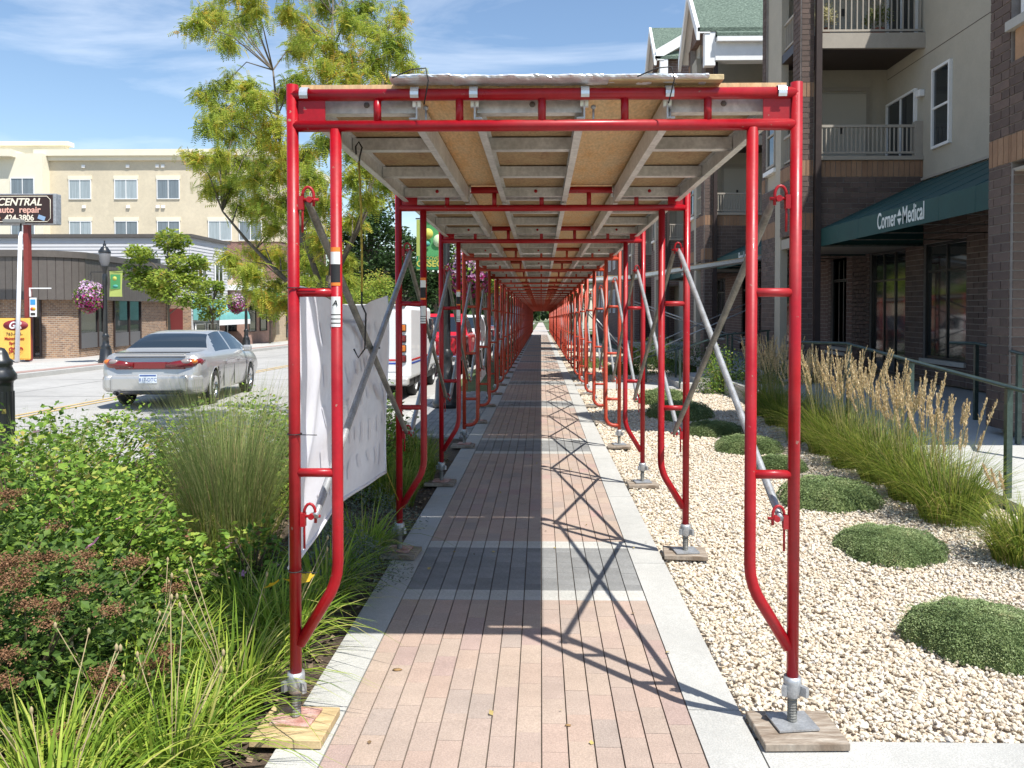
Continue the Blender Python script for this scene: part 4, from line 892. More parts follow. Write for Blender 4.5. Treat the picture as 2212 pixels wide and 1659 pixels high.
# near block (module before the first recess)
YT = 15.43; PITCH = 8.97
near_tan = [(3.08, 3.38), (5.9, 6.2)]
wallx(XF, 8.53, 8.94, .2, 3.08, near_tan); wally(8.50, XF+.001, XF+2.2, .2, 3.0, [])
wallx(XF, 8.56, 8.94, 3.08, 9.6, near_tan); wallx(XF, 7.1, 8.56, 3.08, 4.15, near_tan); inb(B().bb(XF+.006, XF+.1, 7.3, 8.5, 4.15, 4.48).build('tan_panel', mat('tan_panel', (.40, .24, .14), .9, var=.1, vs=4, bump=.4, bs=60), bld))
inb(B().bb(XF-.06, XF+.12, 7.25, 8.58, 4.48, 4.58).build('sill', CONC, bld)); winb((XF+.12, 7.9, 5.4), 1.2, 1.6, 'x', bld, mull=0)
wallx(XF, 7.1, 8.56, 6.25, 9.6, near_tan); wallx(XF, 7.1, 7.3, 4.15, 6.25, near_tan)
wallx(XF, 8.94-.2, 8.94, .2, .21, [])
b = B(); b.bb(XF+.18, 9, 7.1, 8.94, 3.02, 9.6); inb(b.build('block_wall', MORT, bld)); inb(B().bb(XF+.19, XF+2.4, 8.72, 8.94, .1, 3.02).build('pier_core', MORT, bld))
inb(B().bb(XF+.01, 9, 7.1, 8.94, 2.98, 3.015).build('soffit', TRIMC, bld))
inb(B().bb(XF+.181, XS+.2, 8.94, 8.96, .1, 9.6).build('return_wall', STUC, bld))
pk = 11.0
for s, y_e in ((-1, 6.8), (1, 9.24)): inb(B().prism([(XF-.28, y_e, 9.4), (XF-.28, 8.02, pk), (9, 8.02, pk), (9, y_e, 9.4)], (0, 0, .12)).build('roof', SHING, bld))
for k in range(4): tower(YT+PITCH*k, k)
recess(8.97, YT, 0, ['Corner', 'Medical']); recess(YT+2.6, YT+PITCH, 1, ['Floor Loft Pub']); recess(YT+PITCH+2.6, YT+2*PITCH, 2, ['Cosmetic'])
inb(B().bb(XS, XS+.2, YT+2*PITCH+2.6, YT+3*PITCH, 0, 9.6).build('stucco_wall', STUC, bld))
inb(B().bb(XF, 12, YT+3*PITCH+2.6, 72, -1, 9.5).build('block_wall', BRFAR, bld))
for yy in np.arange(47, 70, 3.5):
    for z in (2.0, 5, 7.6): winb((XF, yy, z), 1.2, 1.6, 'x', bld)
# cross gable facing the camera on the third pavilion
Yg = YT+2*PITCH
inb(B().prism([(XF+.3, Yg-.02, 9.7), (XF+.3, Yg-.02, 12.2), (XF+4.0, Yg-.02, 14.3), (XF+7, Yg-.02, 12.2), (XF+7, Yg-.02, 9.7)], (0, .3, 0)).build('gable_wall', BRFAR, bld))
inb(B().prism([(XF-.25, Yg-.3, 11.85), (XF-.25, Yg-.3, 12.3), (XF+4.0, Yg-.3, 14.75), (XF+4.0, Yg-.3, 14.3)], (0, .28, 0)).build('rake_trim', WHITE, bld))
inb(B().lathe([(0, -.03), (.28, -.03), (.28, 0), (.22, 0)], 18, (XF+.0, Yg+1.3, 12.9), 'x').build('round_window', GLASSB, bld))
# main roof mass behind
inb(B().bb(XS+.2, 20, 8.96, 72, -.5, 9.5).build('core', STUC, bld))
# plants on the upper balcony
for x, lb in ((5.62, 'white flowering pot plant behind the upper balcony rail'), (6.7, 'ragged brown plant on the upper balcony')):
    t = empty('pot_plant', (x, YT+.45, 6.82), label=lb, cat='pot plant', group='plants on the upper balcony')
    B().lathe([(0, 0), (.10, 0), (.14, .25), (.12, .25), (0, .22)], 12).build('pot', mat('terracotta', (.25, .09, .06), .8), t)
    P, Nn = dome(700, .25, .30, .6, -.3); P[:, 2] += .42; leaves_on(P, Nn, .05, WHTF if x < 6 else GRSL, 'foliage', t)
# bricks: nearest 300 as parts, the rest joined
for q in BRK: pass
BRK.sort(key=lambda q: Vector(q[0]).length)
bmcache = {}
for c, d, mi_ in BRK[:300]:
    v = int(rng.random()*10); key = (round(d[0], 3), round(d[1], 3), round(d[2], 3), mi_, v)
    if key not in bmcache:
        V = (np.array(BOXV)-[0, 0, .5])*np.array(d); F6 = BOX5+[(0, 3, 2, 1)]; o = npmesh('brick', V, F6, (BR, TAN)[mi_], None, np.full(8, (v+.5)/10)); bmcache[key] = o.data; bpy.data.objects.remove(o)
    o = bpy.data.objects.new('brick', bmcache[key]); link(o, bld, Vector(c)-Vector(bld.location))
for mi_, nm in ((0, 'brickwork'), (1, 'soldier_course')):
    q = [x for x in BRK[300:] if x[2] == mi_]; n = len(q); M = np.zeros((n, 3, 3)); D_ = np.array([x[1] for x in q]); P = np.array([x[0] for x in q])
    for i in range(3): M[:, i, i] = D_[:, i]
    V = np.array(BOXV)-[0, 0, .5]
    P = P + rng.uniform(-.0012, .0012, P.shape)
    inb(inst(nm, V, BOX5+[(0, 3, 2, 1)], M, P, (BR, TAN)[mi_], bld, rng.random(n), kind='stuff'))
print('bricks', len(BRK), 'pavers', len(pav))
# ------------------------------------------------------------------ left side buildings
CREAM = mat('cream_render', (.60, .525, .39), .9, var=.07, vs=.6, stain=.04, bump=.2, bs=60); CREAML = mat('pale_cream', (.74, .69, .55), .9, var=.03, vs=2)
LBR = brickmat('brown_brick', (.36, .22, .13), (.20, .125, .085), (.42, .37, .31), .21, .075)
RBR = brickmat('red_brick', (.27, .13, .10), (.22, .10, .08), (.34, .28, .25), .21, .075)
BLK = brickmat('beige_block', (.50, .40, .28), (.46, .37, .26), (.42, .35, .27), .4, .2); PBR = brickmat('pink_brick', (.46, .27, .21), (.42, .25, .2), (.4, .3, .26), .21, .075)
SID = mat('white_siding', (.56, .555, .565), .7, var=.03, vs=3); MANS = mat('brown_metal_panel', (.105, .092, .082), .55, var=.1, vs=4)
def building(name, loc, label): return empty(name, loc, label=label, cat='building')
def put(o, root): o.matrix_parent_inverse = Matrix.Translation(-Vector(root.location)); return o
# tan apartments
t = building('apartment_block', (-27, 56, G(56)), 'tan rendered apartment block with pale cornice across the street')
P_ = lambda o: put(o, t)
P_(B().bb(-36, -18.6, 56, 68, 6.3, 12.4).build('wall', CREAM, t)); P_(B().bb(-36, -18.65, 56.05, 67.9, -1.5, 6.3).build('brick_storey', RBR, t))
P_(B().bb(-36.2, -18.2, 55.6, 68.4, 12.4, 12.85).build('cornice', CREAML, t)); P_(B().bb(-36.1, -18.4, 55.8, 68.2, 12.1, 12.4).build('cornice_band', CREAML, t))
P_(B().bb(-55, -35.3, 55.2, 66, -1, 12.5).build('wing_wall', CREAML, t)); P_(B().bb(-40, -34.2, 56.4, 57.2, 13.3, 13.6).build('wing_cornice', CREAML, t)); P_(B().bb(-39.8, -34.5, 56.6, 57.1, 12.8, 13.3).build('wing_parapet', CREAML, t)); P_(B().bb(-56, -37.2, 54.6, 60, 12.2, 12.7).build('wing_cornice', CREAML, t))
for xa, xb in ((141, 190), (241, 292), (334, 384), (446, 497), (513, 563)):
    X0, X1 = (xa-1168)/1697*56, (xb-1168)/1697*56
    for zc in (10.05, 7.08):
        P_(window(((X0+X1)/2, 55.99, zc), X1-X0, 1.42, 'y', t, gm=random.choice([GLASSB, GLASSC, GLASSB]), mull=1)); P_(B().bb(X0-.05, X1+.05, 55.93, 55.995, zc+.72, zc+.98).build('lintel', CREAML, t))
    P_(window(((X0+X1)/2, 56.03, 3.6), X1-X0, 1.42, 'y', t, gm=GLASSB, mull=1))
for zc in (10.0, 7.0): P_(window((-36.7, 55.15, zc), 1.7, 1.5, 'y', t, gm=GLASSB, mull=1)); P_(window((-40.3, 55.15, zc), 1.7, 1.5, 'y', t, gm=GLASSB, mull=1))
for xv in (171, 268, 333, 345): 
    for z in (11.6, 8.7): P_(B().bb((xv+3-1168)/1697*56-.12, (xv+3-1168)/1697*56+.12, 55.9, 55.99, z, z+.2).build('vent', WHITE, t))
for zc in (10.05, 7.08, 3.6):
    for yy in (58.5, 62, 65): P_(window((-18.59 if zc > 6.3 else -18.64, yy, zc), 1.6, 1.42, 'X', t, gm=GLASS, mull=1))
P_(B().bb(-18.6, -17.8, 57.5, 67, 6.25, 6.4).build('balcony_floor', BROWN, t)); P_(B().bb(-17.85, -17.8, 57.5, 67, 6.4, 7.3).build('balcony_rail', BROWN, t))
# beige ground floor block
t = building('corner_shop', (-19, 50, G(50)), 'low pink brick and beige block shop at the foot of the tan apartments')
put(B().bb(-30, -17.6, 46.2, 51, -1.2, 2.6).build('wall', PBR, t), t); put(B().bb(-30, -17.3, 51, 55.9, -1.2, 3.4).build('block_wall', BLK, t), t); put(B().bb(-30, -17.4, 46, 51, 2.6, 2.9).build('parapet', WHITE, t), t)
for yy in (47.5, 49.4): put(window((-17.59, yy, .9), 1.2, 1.6, 'X', t, fm=BROWN, mull=0), t)
put(window((-17.29, 53.5, .6), 1.1, 2.1, 'X', t, fm=BLACK, mull=0), t); put(B().bb(-17.2, -16.5, 46.6, 50.8, 1.9, 2.5).build('awning', mat('bright_green', (.03, .25, .10), .7), t), t)
for xx in (-18.6, -20.6): put(window((xx, 46.19, .9), 1.2, 1.5, 'y', t, fm=BROWN, mull=0), t)
# white siding building
t = building('siding_building', (-25, 41, G(41)), 'white clapboard building rising behind the brown mansard roof')
put(B().bb(-50, -18.45, 41.05, 45.9, -1.2, 5.25).build('wall', SID, t), t)
z = 1.2
bo = None
while z < 5.2:
    for nm, args in (('siding_board', (-50, -18.42, 40.98, 41.05)),): 
        pts = [(-50, 41.05, z), (-18.4, 41.05, z), (-18.4, 41.05, z+.16), (-50, 41.05, z+.16)]
        put(B().prism([(-50, 41.05, z), (-50, 41.02, z+.004), (-50, 41.045, z+.169)], (31.6, 0, 0)).build('siding_board', SID, t), t)
        put(B().prism([(-18.45, 41.0, z), (-18.42, 41.0, z+.004), (-18.445, 41.0, z+.169)], (0, 4.9, 0)).build('siding_board', SID, t), t)
    z += .17
put(B().bb(-50.1, -18.3, 40.9, 46, 5.25, 5.42).build('roof_edge', MANS, t), t)
for yy in (42.3, 44.5): put(window((-18.38, yy, 3.4), 1.1, 1.3, 'X', t, mull=1), t)
def awf(u, v): a = u*math.pi/2; return (-18.3+1.3*math.sin(a), 41.3+4.3*v, .9+1.1*math.cos(a))
AWT = mat('pale_teal_awning', (.16, .42, .40), .6, var=.1, vs=3)
put(B().grid(awf, 8, 4).build('barrel_awning', AWT, t), t); put(B().bb(-18.4, -17.05, 41.25, 41.3, .9, 2.0).build('awning_side', AWT, t), t); put(B().bb(-17.03, -16.99, 41.3, 45.6, .62, .9).build('awning_valance', WHITE, t), t)
for yy in (42.0, 43.5, 45): put(window((-18.37, yy, -.0), 1.25, 1.4, 'X', t, fm=WHITE, mull=0), t)
# brown mansard building
put(B().bb(-19.9, -18.38, 40.9, 40.98, -1.2, 2.0).build('brick_panel', LBR, t), t); put(B().bb(-19.5, -18.8, 40.86, 40.9, -.5, 1.5).build('red_door', mat('shop_red', (.16, .03, .03), .5), t), t)
t = building('mansard_building', (-20, 29.7, G(29.7)), 'low brown building with vertical metal panels, rounded corner and brick base')
cx_, cy_, rad = -19.9, 31.3, 1.6
def path_pts(o):
    pts = [(-34+i*.27, 29.7-o) for i in range(int((34-19.9)/.27)+1)]
    for a in np.linspace(0, math.pi/2-.27, 10)[1:]: pts.append((cx_+(rad+o)*math.sin(a), cy_-(rad+o)*math.cos(a)))
    e = Vector((pts[-1][0], pts[-1][1])); d = Vector((-.12, 1)).normalized(); 
    for i in range(1, 37): pts.append((e.x+d.x*.27*i, e.y+d.y*.27*i))
    return pts
wall = path_pts(0.); fas = path_pts(.35)
def strip(pts, z0, z1, zoff=0): 
    b = B(); b._add([(x, y, z) for x, y in pts for z in (z0, z1)], [(2*i, 2*i+2, 2*i+3, 2*i+1) for i in range(len(pts)-1)]); return b
put(strip(wall, -1.2, 1.9).build('brick_wall', LBR, t), t); put(strip(path_pts(.33), 1.9, 3.5).build('fascia_backing', BROWN, t), t)
for i in range(len(fas)-1):
    if fas[i][0] < -30.5: continue
    (xa, ya), (xb, yb) = fas[i], fas[i+1]; q = .06
    a2 = (xa+(xb-xa)*q, ya+(yb-ya)*q); b2 = (xb-(xb-xa)*q, yb-(yb-ya)*q)
    put(B()._add([(a2[0], a2[1], 1.85), (b2[0], b2[1], 1.85), (b2[0], b2[1], 3.5), (a2[0], a2[1], 3.5), (xa, ya, 1.85), (xa, ya, 3.5)], [(0, 1, 2, 3), (4, 0, 3, 5)]).build('roof_panel', MANS, t), t)
cap = path_pts(.42); top_ = [(x, y, 3.73) for x, y in cap]
b = strip(cap, 3.48, 3.73); b._add([p for p in top_]+[(-34, 45, 3.73)], [list(range(len(top_)+1))]); put(b.build('roof_edge', MANS, t), t)
sof = [(x, y, 1.86) for x, y in path_pts(.35)]+[(-34, 45, 1.86)]; b = B(); b.poly(sof); put(b.build('soffit', BROWN, t), t)
def wallwin(i0, i1, z0, z1, nm='window', panel=True):
    b = strip([(x, y) for x, y in path_pts(.03)[i0:i1]], z0, z1); o = put(b.build(nm, GLASS, t), t)
    if panel: put(strip(path_pts(.05)[i0:i1], z0, z0+.62).build('lower_panel', mat('grey_panel', (.13, .13, .135), .6), o), t).matrix_parent_inverse = Matrix.Translation(-Vector(t.location)); o.children[0].matrix_parent_inverse = Matrix.Identity(4) if False else o.children[0].matrix_parent_inverse
    pp = path_pts(.06)[i0:i1]
    for j in list(range(0, len(pp), 6))+[len(pp)-1]: put(B().bb(pp[j][0]-.03, pp[j][0]+.03, pp[j][1]-.03, pp[j][1]+.03, z0, z1).build('mullion', BROWN, t), t)
nW = len(wall); iC = int((34-19.9)/.27)
ix = lambda px: min(range(nW), key=lambda i: abs(1168+1697*wall[i][0]/wall[i][1]-px))
wallwin(ix(-60), ix(3), .35+G(30), 1.86); wallwin(ix(61), ix(84), G(30)+.05, 1.86, 'door', False); wallwin(ix(160), ix(218), .3+G(30), 1.86, 'window'); wallwin(ix(236), ix(300), .25+G(33), 1.86, 'window')
for o in list(t.children):
    for c in list(o.children): c.matrix_parent_inverse = Matrix.Identity(4)
# chimney lantern on the roofs behind
o = empty('roof_cupola', (-31.8, 45.0, 5.3), label='small copper ventilator standing on the white roof', cat='ventilator'); B().lathe([(.28, 0), (.22, .25), (.14, .35), (.14, .6), (.26, .65), (.02, 1.0)], 10).build('cap', mat('copper', (.25, .12, .08), .6), o)
t = empty('roof_planter', (-19.6, 38.6, 3.73), label='planter with green plant on the brown roof edge', cat='planter'); B().bb(-.7, .7, -.15, .15, 0, .25).build('box', BLACK, t); P, Nn = dome(500, .6, .4, .6); P[:, 1] *= .4; P[:, 2] += .2; leaves_on(P, Nn, .1, ROSEL, 'foliage', t)
# houses further down the street
for x, y, w_, d_, h_, m_, lb in [(-30, 75, 11, 14, 7, CREAM, 'far cream two-storey building down the left street'), (-30, 98, 11, 16, 6, RBR, 'farthest red brick building down the left street'), (12, 118, 12, 12, 6, CREAML, 'pale house beyond the far end of the tunnel')]:
    t = building('house', (x, y, G(y)), lb); B().bb(-w_/2, w_/2, 0, d_, 0, h_).build('wall', m_, t); B().prism([(-w_/2-.4, 0, h_), (w_/2+.4, 0, h_), (0, 0, h_+2.2)], (0, d_, 0)).build('roof', MANS, t)
    for zz in (1.8, 4.6):
        for xx in (-3, 0, 3): window((xx, -.01, zz), 1.1, 1.4, 'y', t)
# ------------------------------------------------------------------ signs across the street
DKB = mat('sign_brown', (.035, .016, .014), .4); CRM = mat('sign_cream', (.78, .72, .58), .6); SALM = mat('sign_salmon', (.75, .42, .33), .6)
t = empty('pylon_sign', (-18.42, 27.8, G(27.8)), label='brown CENTRAL auto repair sign on a dark red pole', cat='sign')
zb, zt = 4.5-G(27.8)-.0, 5.60-G(27.8)
B().prism([(-.075, 0, 0), (.075, 0, 0), (.085, 0, zb), (-.085, 0, zb)], (0, .2, 0)).build('pole', mat('dark_red_pole', (.22, .035, .03), .5, var=.1), t)
B().rbox((-.13, .05, (zb+zt)/2), (2.62, .34, zt-zb), .03, 2).build('sign_box', GALV, t); B().bb(-1.36, 1.08, -.135, -.122, zb+.04, zt-.04).build('sign_face', DKB, t)
fb = B(); 
x0_, x1_, z0_, z1_, c_ = -1.28, 1.0, zb+.10, zt-.10, .12
oct_ = [(x0_+c_, z0_), (x1_-c_, z0_), (x1_, z0_+c_), (x1_, z1_-c_), (x1_-c_, z1_), (x0_+c_, z1_), (x0_, z1_-c_), (x0_, z0_+c_)]
fb.path([(x, -.14, z) for x, z in oct_+[oct_[0]]], .012, 5, False); fb.build('border', CRM, t)
text('CENTRAL', .36, CRM, t, (-.12, -.142, zt-.42), (R(90), 0, 0), shear=.25, sx=1.02, bold=.008)
text('auto  repair', .32, SALM, t, (-.12, -.142, zt-.68), (R(90), 0, 0), sx=1.0, bold=.006)
text('424-3806', .29, CRM, t, (-.12, -.142, zt-.96), (R(90), 0, 0), sx=.95, bold=.006)
B().box((.68, -.142, zb+.24), (.26, .006, .15), (0, .35, 0)).build('card_mark', mat('card_blue', (.25, .38, .55), .5), t); B().box((-.95, -.142, zb+.24), (.26, .006, .15), (0, -.35, 0)).build('card_mark', mat('card_orange', (.7, .3, .12), .5), t)
b = B().bb(.12, .9, -.02, .02, 2.58, 2.62); b.bb(.12, .16, -.03, .03, 2.3, 2.62); b.build('bracket', WHITE, t)
ps = empty('card_panel', (-18.1, 27.7, 0), label='small white panel of payment card marks on the red sign pole', cat='sign')
B().bb(-.12, .12, -.03, .0, 1.22, 1.90).build('panel', WHITE, ps); B().bb(-.09, .09, -.04, -.031, 1.65, 1.84).build('blue_mark', mat('card_blue2', (.05, .30, .60), .5), ps); B().lathe([(0, -.04), (.06, -.04), (.06, -.031), (0, -.031)], 12, (-.03, 0, 1.5), 'y').build('red_mark', mat('card_red', (.6, .08, .03), .5), ps); B().lathe([(0, -.042), (.06, -.042), (.06, -.033), (0, -.033)], 12, (.04, 0, 1.5), 'y').build('yellow_mark', YELF, ps); B().bb(-.08, .08, -.04, -.031, 1.28, 1.36).build('dark_mark', BLACK, ps)
t = empty('light_pole', (-18.18, 27.2, G(27.2)), label='white slightly leaning light pole in front of the CENTRAL sign', cat='light pole'); B().path([(-.2, 0, 0), (-.02, 0, 4.55)], [.075, .06], 12).build('pole', mat('white_pole', (.85, .85, .88), .4), t); B().tube((-.02, 0, 4.55), (-.0, 0, 4.85), .03, 6).build('bracket', BLACK, t); B().rbox((-.18, -.1, 4.90), (.62, .3, .14), .03, 2).build('lamp_head', mat('grey_lamp', (.2, .2, .19), .5), t)
t = empty('poster_board', (-18.35, 27.5, G(27.5)), label='orange special offer board standing at the foot of the poles', cat='sign')
B().rbox((-.32, 0, .80), (1.15, .04, 1.48), .04, 2).build('board', mat('orange_board', (.85, .50, .10), .6, var=.08, vs=2), t)
b = B(); b.lathe([(0, -.03), (.3, -.03), (.3, -.022), (0, -.022)], 20, (0, 0, 0), 'y'); o = b.build('logo_oval', mat('oval_maroon', (.22, .02, .03), .6), t, (-.25, 0, 1.28)); o.scale = (1.5, 1, .62)
text('GR', .34, WHITE, t, (-.28, -.035, 1.17), (R(90), 0, 0), shear=.3, bold=.01); text('763-424-', .15, BROWN, t, (-.3, -.03, .92), (R(90), 0, 0), sx=1.1)
for s_, z_, q_ in (('Maintenance', .76, .14), ('Special', .60, .14)): text(s_, q_, mat('poster_red', (.35, .03, .02), .6), t, (-.3, -.03, z_), (R(90), 0, 0), bold=.004)
text('$29', .34, mat('poster_red', (.35, .03, .02)), t, (-.25, -.03, .26), (R(90), 0, 0), bold=.012)
# ------------------------------------------------------------------ lamps, baskets, banners, bollard
def lamp(x, y, label, h=4.2):
    t = empty('street_lamp', (x, y, G(y)), label=label, cat='street lamp', group='black ornamental street lamps')
    B().lathe([(0, 0), (.24, 0), (.24, .10), (.20, .14), (.185, .45), (.15, .52), (.165, .56), (.11, .62), (.10, .85), (.125, .9), (.085, .98), (.075, 1.0)], 16).build('base', BLACK, t)
    b = B().lathe([(.075, .98), (.058, h-1.15)], 16); b.lathe([(.075, h-1.55), (.085, h-1.5), (.085, h-1.25), (.06, h-1.15)], 14); b.lathe([(.05, h-1.15), (.07, h-1.05), (.12, h-.93), (.135, h-.90)], 16); b.build('shaft', BLACK, t)
    B().lathe([(.10, h-.90), (.165, h-.72), (.185, h-.50), (.17, h-.42)], 16).build('globe', mat('frosted_globe', (.26, .26, .27), .15, trans=.3), t)
    B().lathe([(.195, h-.44), (.20, h-.40), (.11, h-.26), (.045, h-.20), (.055, h-.15), (.02, h-.10), (.028, h-.05), (0, h)], 16).build('cap', BLACK, t)
    return t
PETW = mat('petunia', (.8, .6, .75), .6, attr=True, ramp=[(0, (.42, .01, .14)), (.35, (.52, .04, .26)), (.5, (.60, .25, .50)), (1, (.74, .56, .76))], trans=.3)
def basket(x, y, z, r, label):
    t = empty('hanging_basket', (x, y, z), label=label, cat='hanging basket', group='hanging baskets of petunias')
    n = 2200; v = rng.normal(0, 1, (n, 3)); v /= np.linalg.norm(v, axis=1)[:, None]; rad = r*(.82+.2*rng.random(n))*(1+.1*np.sin(v[:, 0]*5+v[:, 2]*4)); P = v*rad[:, None]; P[:, 2] *= 1.12
    isf = rng.random(n) < .62; hue = np.clip(.55+.5*v[:, 2]+rng.normal(0, .22, n), 0, 1)
    leaves_on(P[~isf]*.96, v[~isf], r*.2, ROSEL, 'leaves', t)
    Pf = P[isf]; vf = v[isf]; nf = len(Pf); yaw = np.arctan2(vf[:, 1], vf[:, 0])+np.pi/2; pitch = np.pi/2-np.arcsin(np.clip(vf[:, 2], -1, 1)); s = r*.15*rng.uniform(.7, 1.2, nf)
    PV = [(0, 0, 0)]+[(math.cos(a)*(.5 if i % 2 else .36), math.sin(a)*(.5 if i % 2 else .36), .16) for i, a in enumerate(np.linspace(0, 2*math.pi, 11)[:-1])]; PF = [(0, i+1, (i+1) % 10+1) for i in range(10)]
    inst('petunias', PV, PF, rots(yaw, pitch, rng.normal(0, .3, nf))*s[:, None, None], Pf, PETW, t, hue[isf])
    B().ico((0, 0, 0), (r*.8, r*.8, r*.85), 2).build('moss_liner', SOIL, t)
    b = B()
    for a in (0, 2.1, 4.2): b.tube((r*.5*math.cos(a), r*.5*math.sin(a), r*.5), (0, 0, r*1.1+.28), .005, 4)
    b.build('chains', BLACK, t); return t
YG = mat('yellow_green_cloth', (.50, .58, .16), .7, trans=.3); GRC = mat('green_cloth', (.10, .38, .14), .7, trans=.3); TEC = mat('teal_cloth', (.08, .36, .30), .7, trans=.2); DGC = mat('dark_green_cloth', (.03, .25, .10), .7, trans=.2); YLC = mat('yellow_cloth', (.68, .66, .14), .7, trans=.3)
def sbanner(x, y, z, w_, h_, label, style):
    t = empty('street_banner', (x, y, z), label=label, cat='banner', group='street banners on the lamp posts')
    wob = lambda u, v: (w_*u, .03*math.sin(4*v+2*u), -h_*v)
    B().grid(wob, 6, 10).build('cloth', YG if style == 0 else GRC, t)
    up = lambda c, r_, m_, nm, k=1.: B().lathe([(0, -.012), (r_, -.012), (r_, -.009), (0, -.009)], 18, (0, 0, 0), 'y').build(nm, m_, t, (c[0], -.03, c[1])).__setattr__('scale', (1, 1, k))
    if style == 0:
        B().bb(.12*w_, .88*w_, -.04, -.032, -.7*h_, -.14*h_).build('green_square', GRC, t); up((.45*w_, -.3*h_), .14*w_*1.2, YLC, 'sun_disc'); up((.5*w_, -.6*h_), .22*w_, TEC, 'wave_mark', .6)
    else:
        B().bb(0, w_*.12, -.04, -.032, -h_, 0).build('light_edge', YG, t); up((.42*w_, -.28*h_), .2*w_, YLC, 'sun_disc'); up((.35*w_, -.48*h_), .16*w_, TEC, 'bird_mark', .7); up((.8*w_, -.42*h_), .18*w_, mat('pale_cloth', (.55, .75, .45), .7), 'pale_mark', 1.3)
        B().bb(0.0, w_, -.042, -.034, -h_*.98, -.72*h_).build('foot_band', DGC, t)
        text('DISCOVER', .085, YLC, t, (w_*.5, -.046, -.80*h_), (R(90), 0, 0), ext=.001); text('OSSEO', .15, YLC, t, (w_*.5, -.046, -.93*h_), (R(90), 0, 0), ext=.001, bold=.004)
    B().tube((-.02, 0, .02), (w_+.1, 0, .02), .012, 6).build('rod', BLACK, t); return t
lamp(-14.9, 26.6, 'black street lamp in front of the brown mansard building'); lamp(-14.55, 38.5, 'far black street lamp before the pink brick shop'); lamp(-1.62, 13.4, 'black street lamp just left of the walkway inside the scaffold view', 4.6)
lamp(-1.6, 30, 'far black street lamp beside the walkway'); 
basket(-15.4, 26.6, 1.93, .48, 'hanging basket of pink petunias left of the nearer lamp across the street'); basket(-14.98, 38.5, 1.77, .45, 'hanging basket of petunias left of the far lamp across the street'); basket(-1.22, 13.4, 2.12, .38, 'hanging basket of purple petunias inside the scaffold beside the walkway')
for x0_, x1_, y_, z_ in ((-15.4, -14.9, 26.6, 2.76), (-14.98, -14.55, 38.5, 2.55), (-1.62, -1.22, 13.4, 2.83)): 
    o = B().tube((0, 0, 0), (x1_-x0_, 0, 0), .014, 6).build('basket_arm', BLACK, None, (x0_, y_, z_)); tag(o, {26.6: 'thin black arm holding the basket by the nearer street lamp', 38.5: 'thin black arm holding the basket by the far street lamp', 13.4: 'thin black arm holding the purple basket by the walkway'}[y_], 'bracket', 'basket arms on lamp posts')
sbanner(-14.74, 26.6, 2.80, .44, .88, 'yellow and green banner on the lamp across the street', 0); sbanner(-2.12, 13.4, 3.03, .46, .86, 'green DISCOVER OSSEO banner hanging by the scaffold', 1)
t = empty('bollard', (-4.88, 7.0, G(7)-.05), label='black fluted bollard at the left edge beside the road', cat='bollard')
b = B().lathe([(0, 0), (.14, 0), (.14, .12), (.105, .16), (.095, .2), (.095, .98), (.10, 1.0), (.125, 1.02), (.125, 1.06), (.10, 1.10), (.085, 1.14), (.095, 1.155), (.095, 1.19), (.07, 1.21), (.055, 1.26), (.03, 1.30), (0, 1.31)], 28); b.build('body', BLACK, t)
for i in range(14):
    a = i*2*math.pi/14; B().box((.098*math.cos(a), .098*math.sin(a), .58), (.012, .018, .66), (0, 0, a)).build('flute', BLACK, t)
# ------------------------------------------------------------------ trees
BARK = mat('bark', (.13, .11, .085), .95, var=.3, vs=14, bump=.5, bs=50)
LOCL = foliage_mat('locust_leaf', [(0, (.17, .26, .03)), (.35, (.33, .42, .05)), (.7, (.52, .53, .08)), (.92, (.68, .52, .07)), (1, (.66, .40, .08))], .52)
MAPL = foliage_mat('maple_leaf', [(0, (.14, .23, .03)), (.5, (.28, .37, .05)), (.85, (.44, .48, .08)), (1, (.56, .42, .09))], .4)
DARKL = foliage_mat('dark_tree_leaf', [(0, (.018, .042, .012)), (.6, (.035, .075, .018)), (1, (.07, .12, .03))], .25)
def frond_base(npair=6):
    V = [(0, 0, 0), (.008, .5, .0), (0, 1, -.12), (-.008, .5, 0)]; F = [(0, 1, 2), (0, 2, 3)]
    for i in range(npair):
        t_ = .12+.84*i/(npair-1); z = -.12*t_**2
        for s in (-1, 1):
            l = .26*(1-.35*abs(t_-.45)); o = len(V); V += [(0, t_, z), (s*l*.5, t_+.085, z-.01), (s*l, t_+.06, z-.07), (s*l*.45, t_-.02, z-.02)]; F += [(o, o+1, o+2), (o, o+2, o+3)]
    return V, F
FV, FF = frond_base()
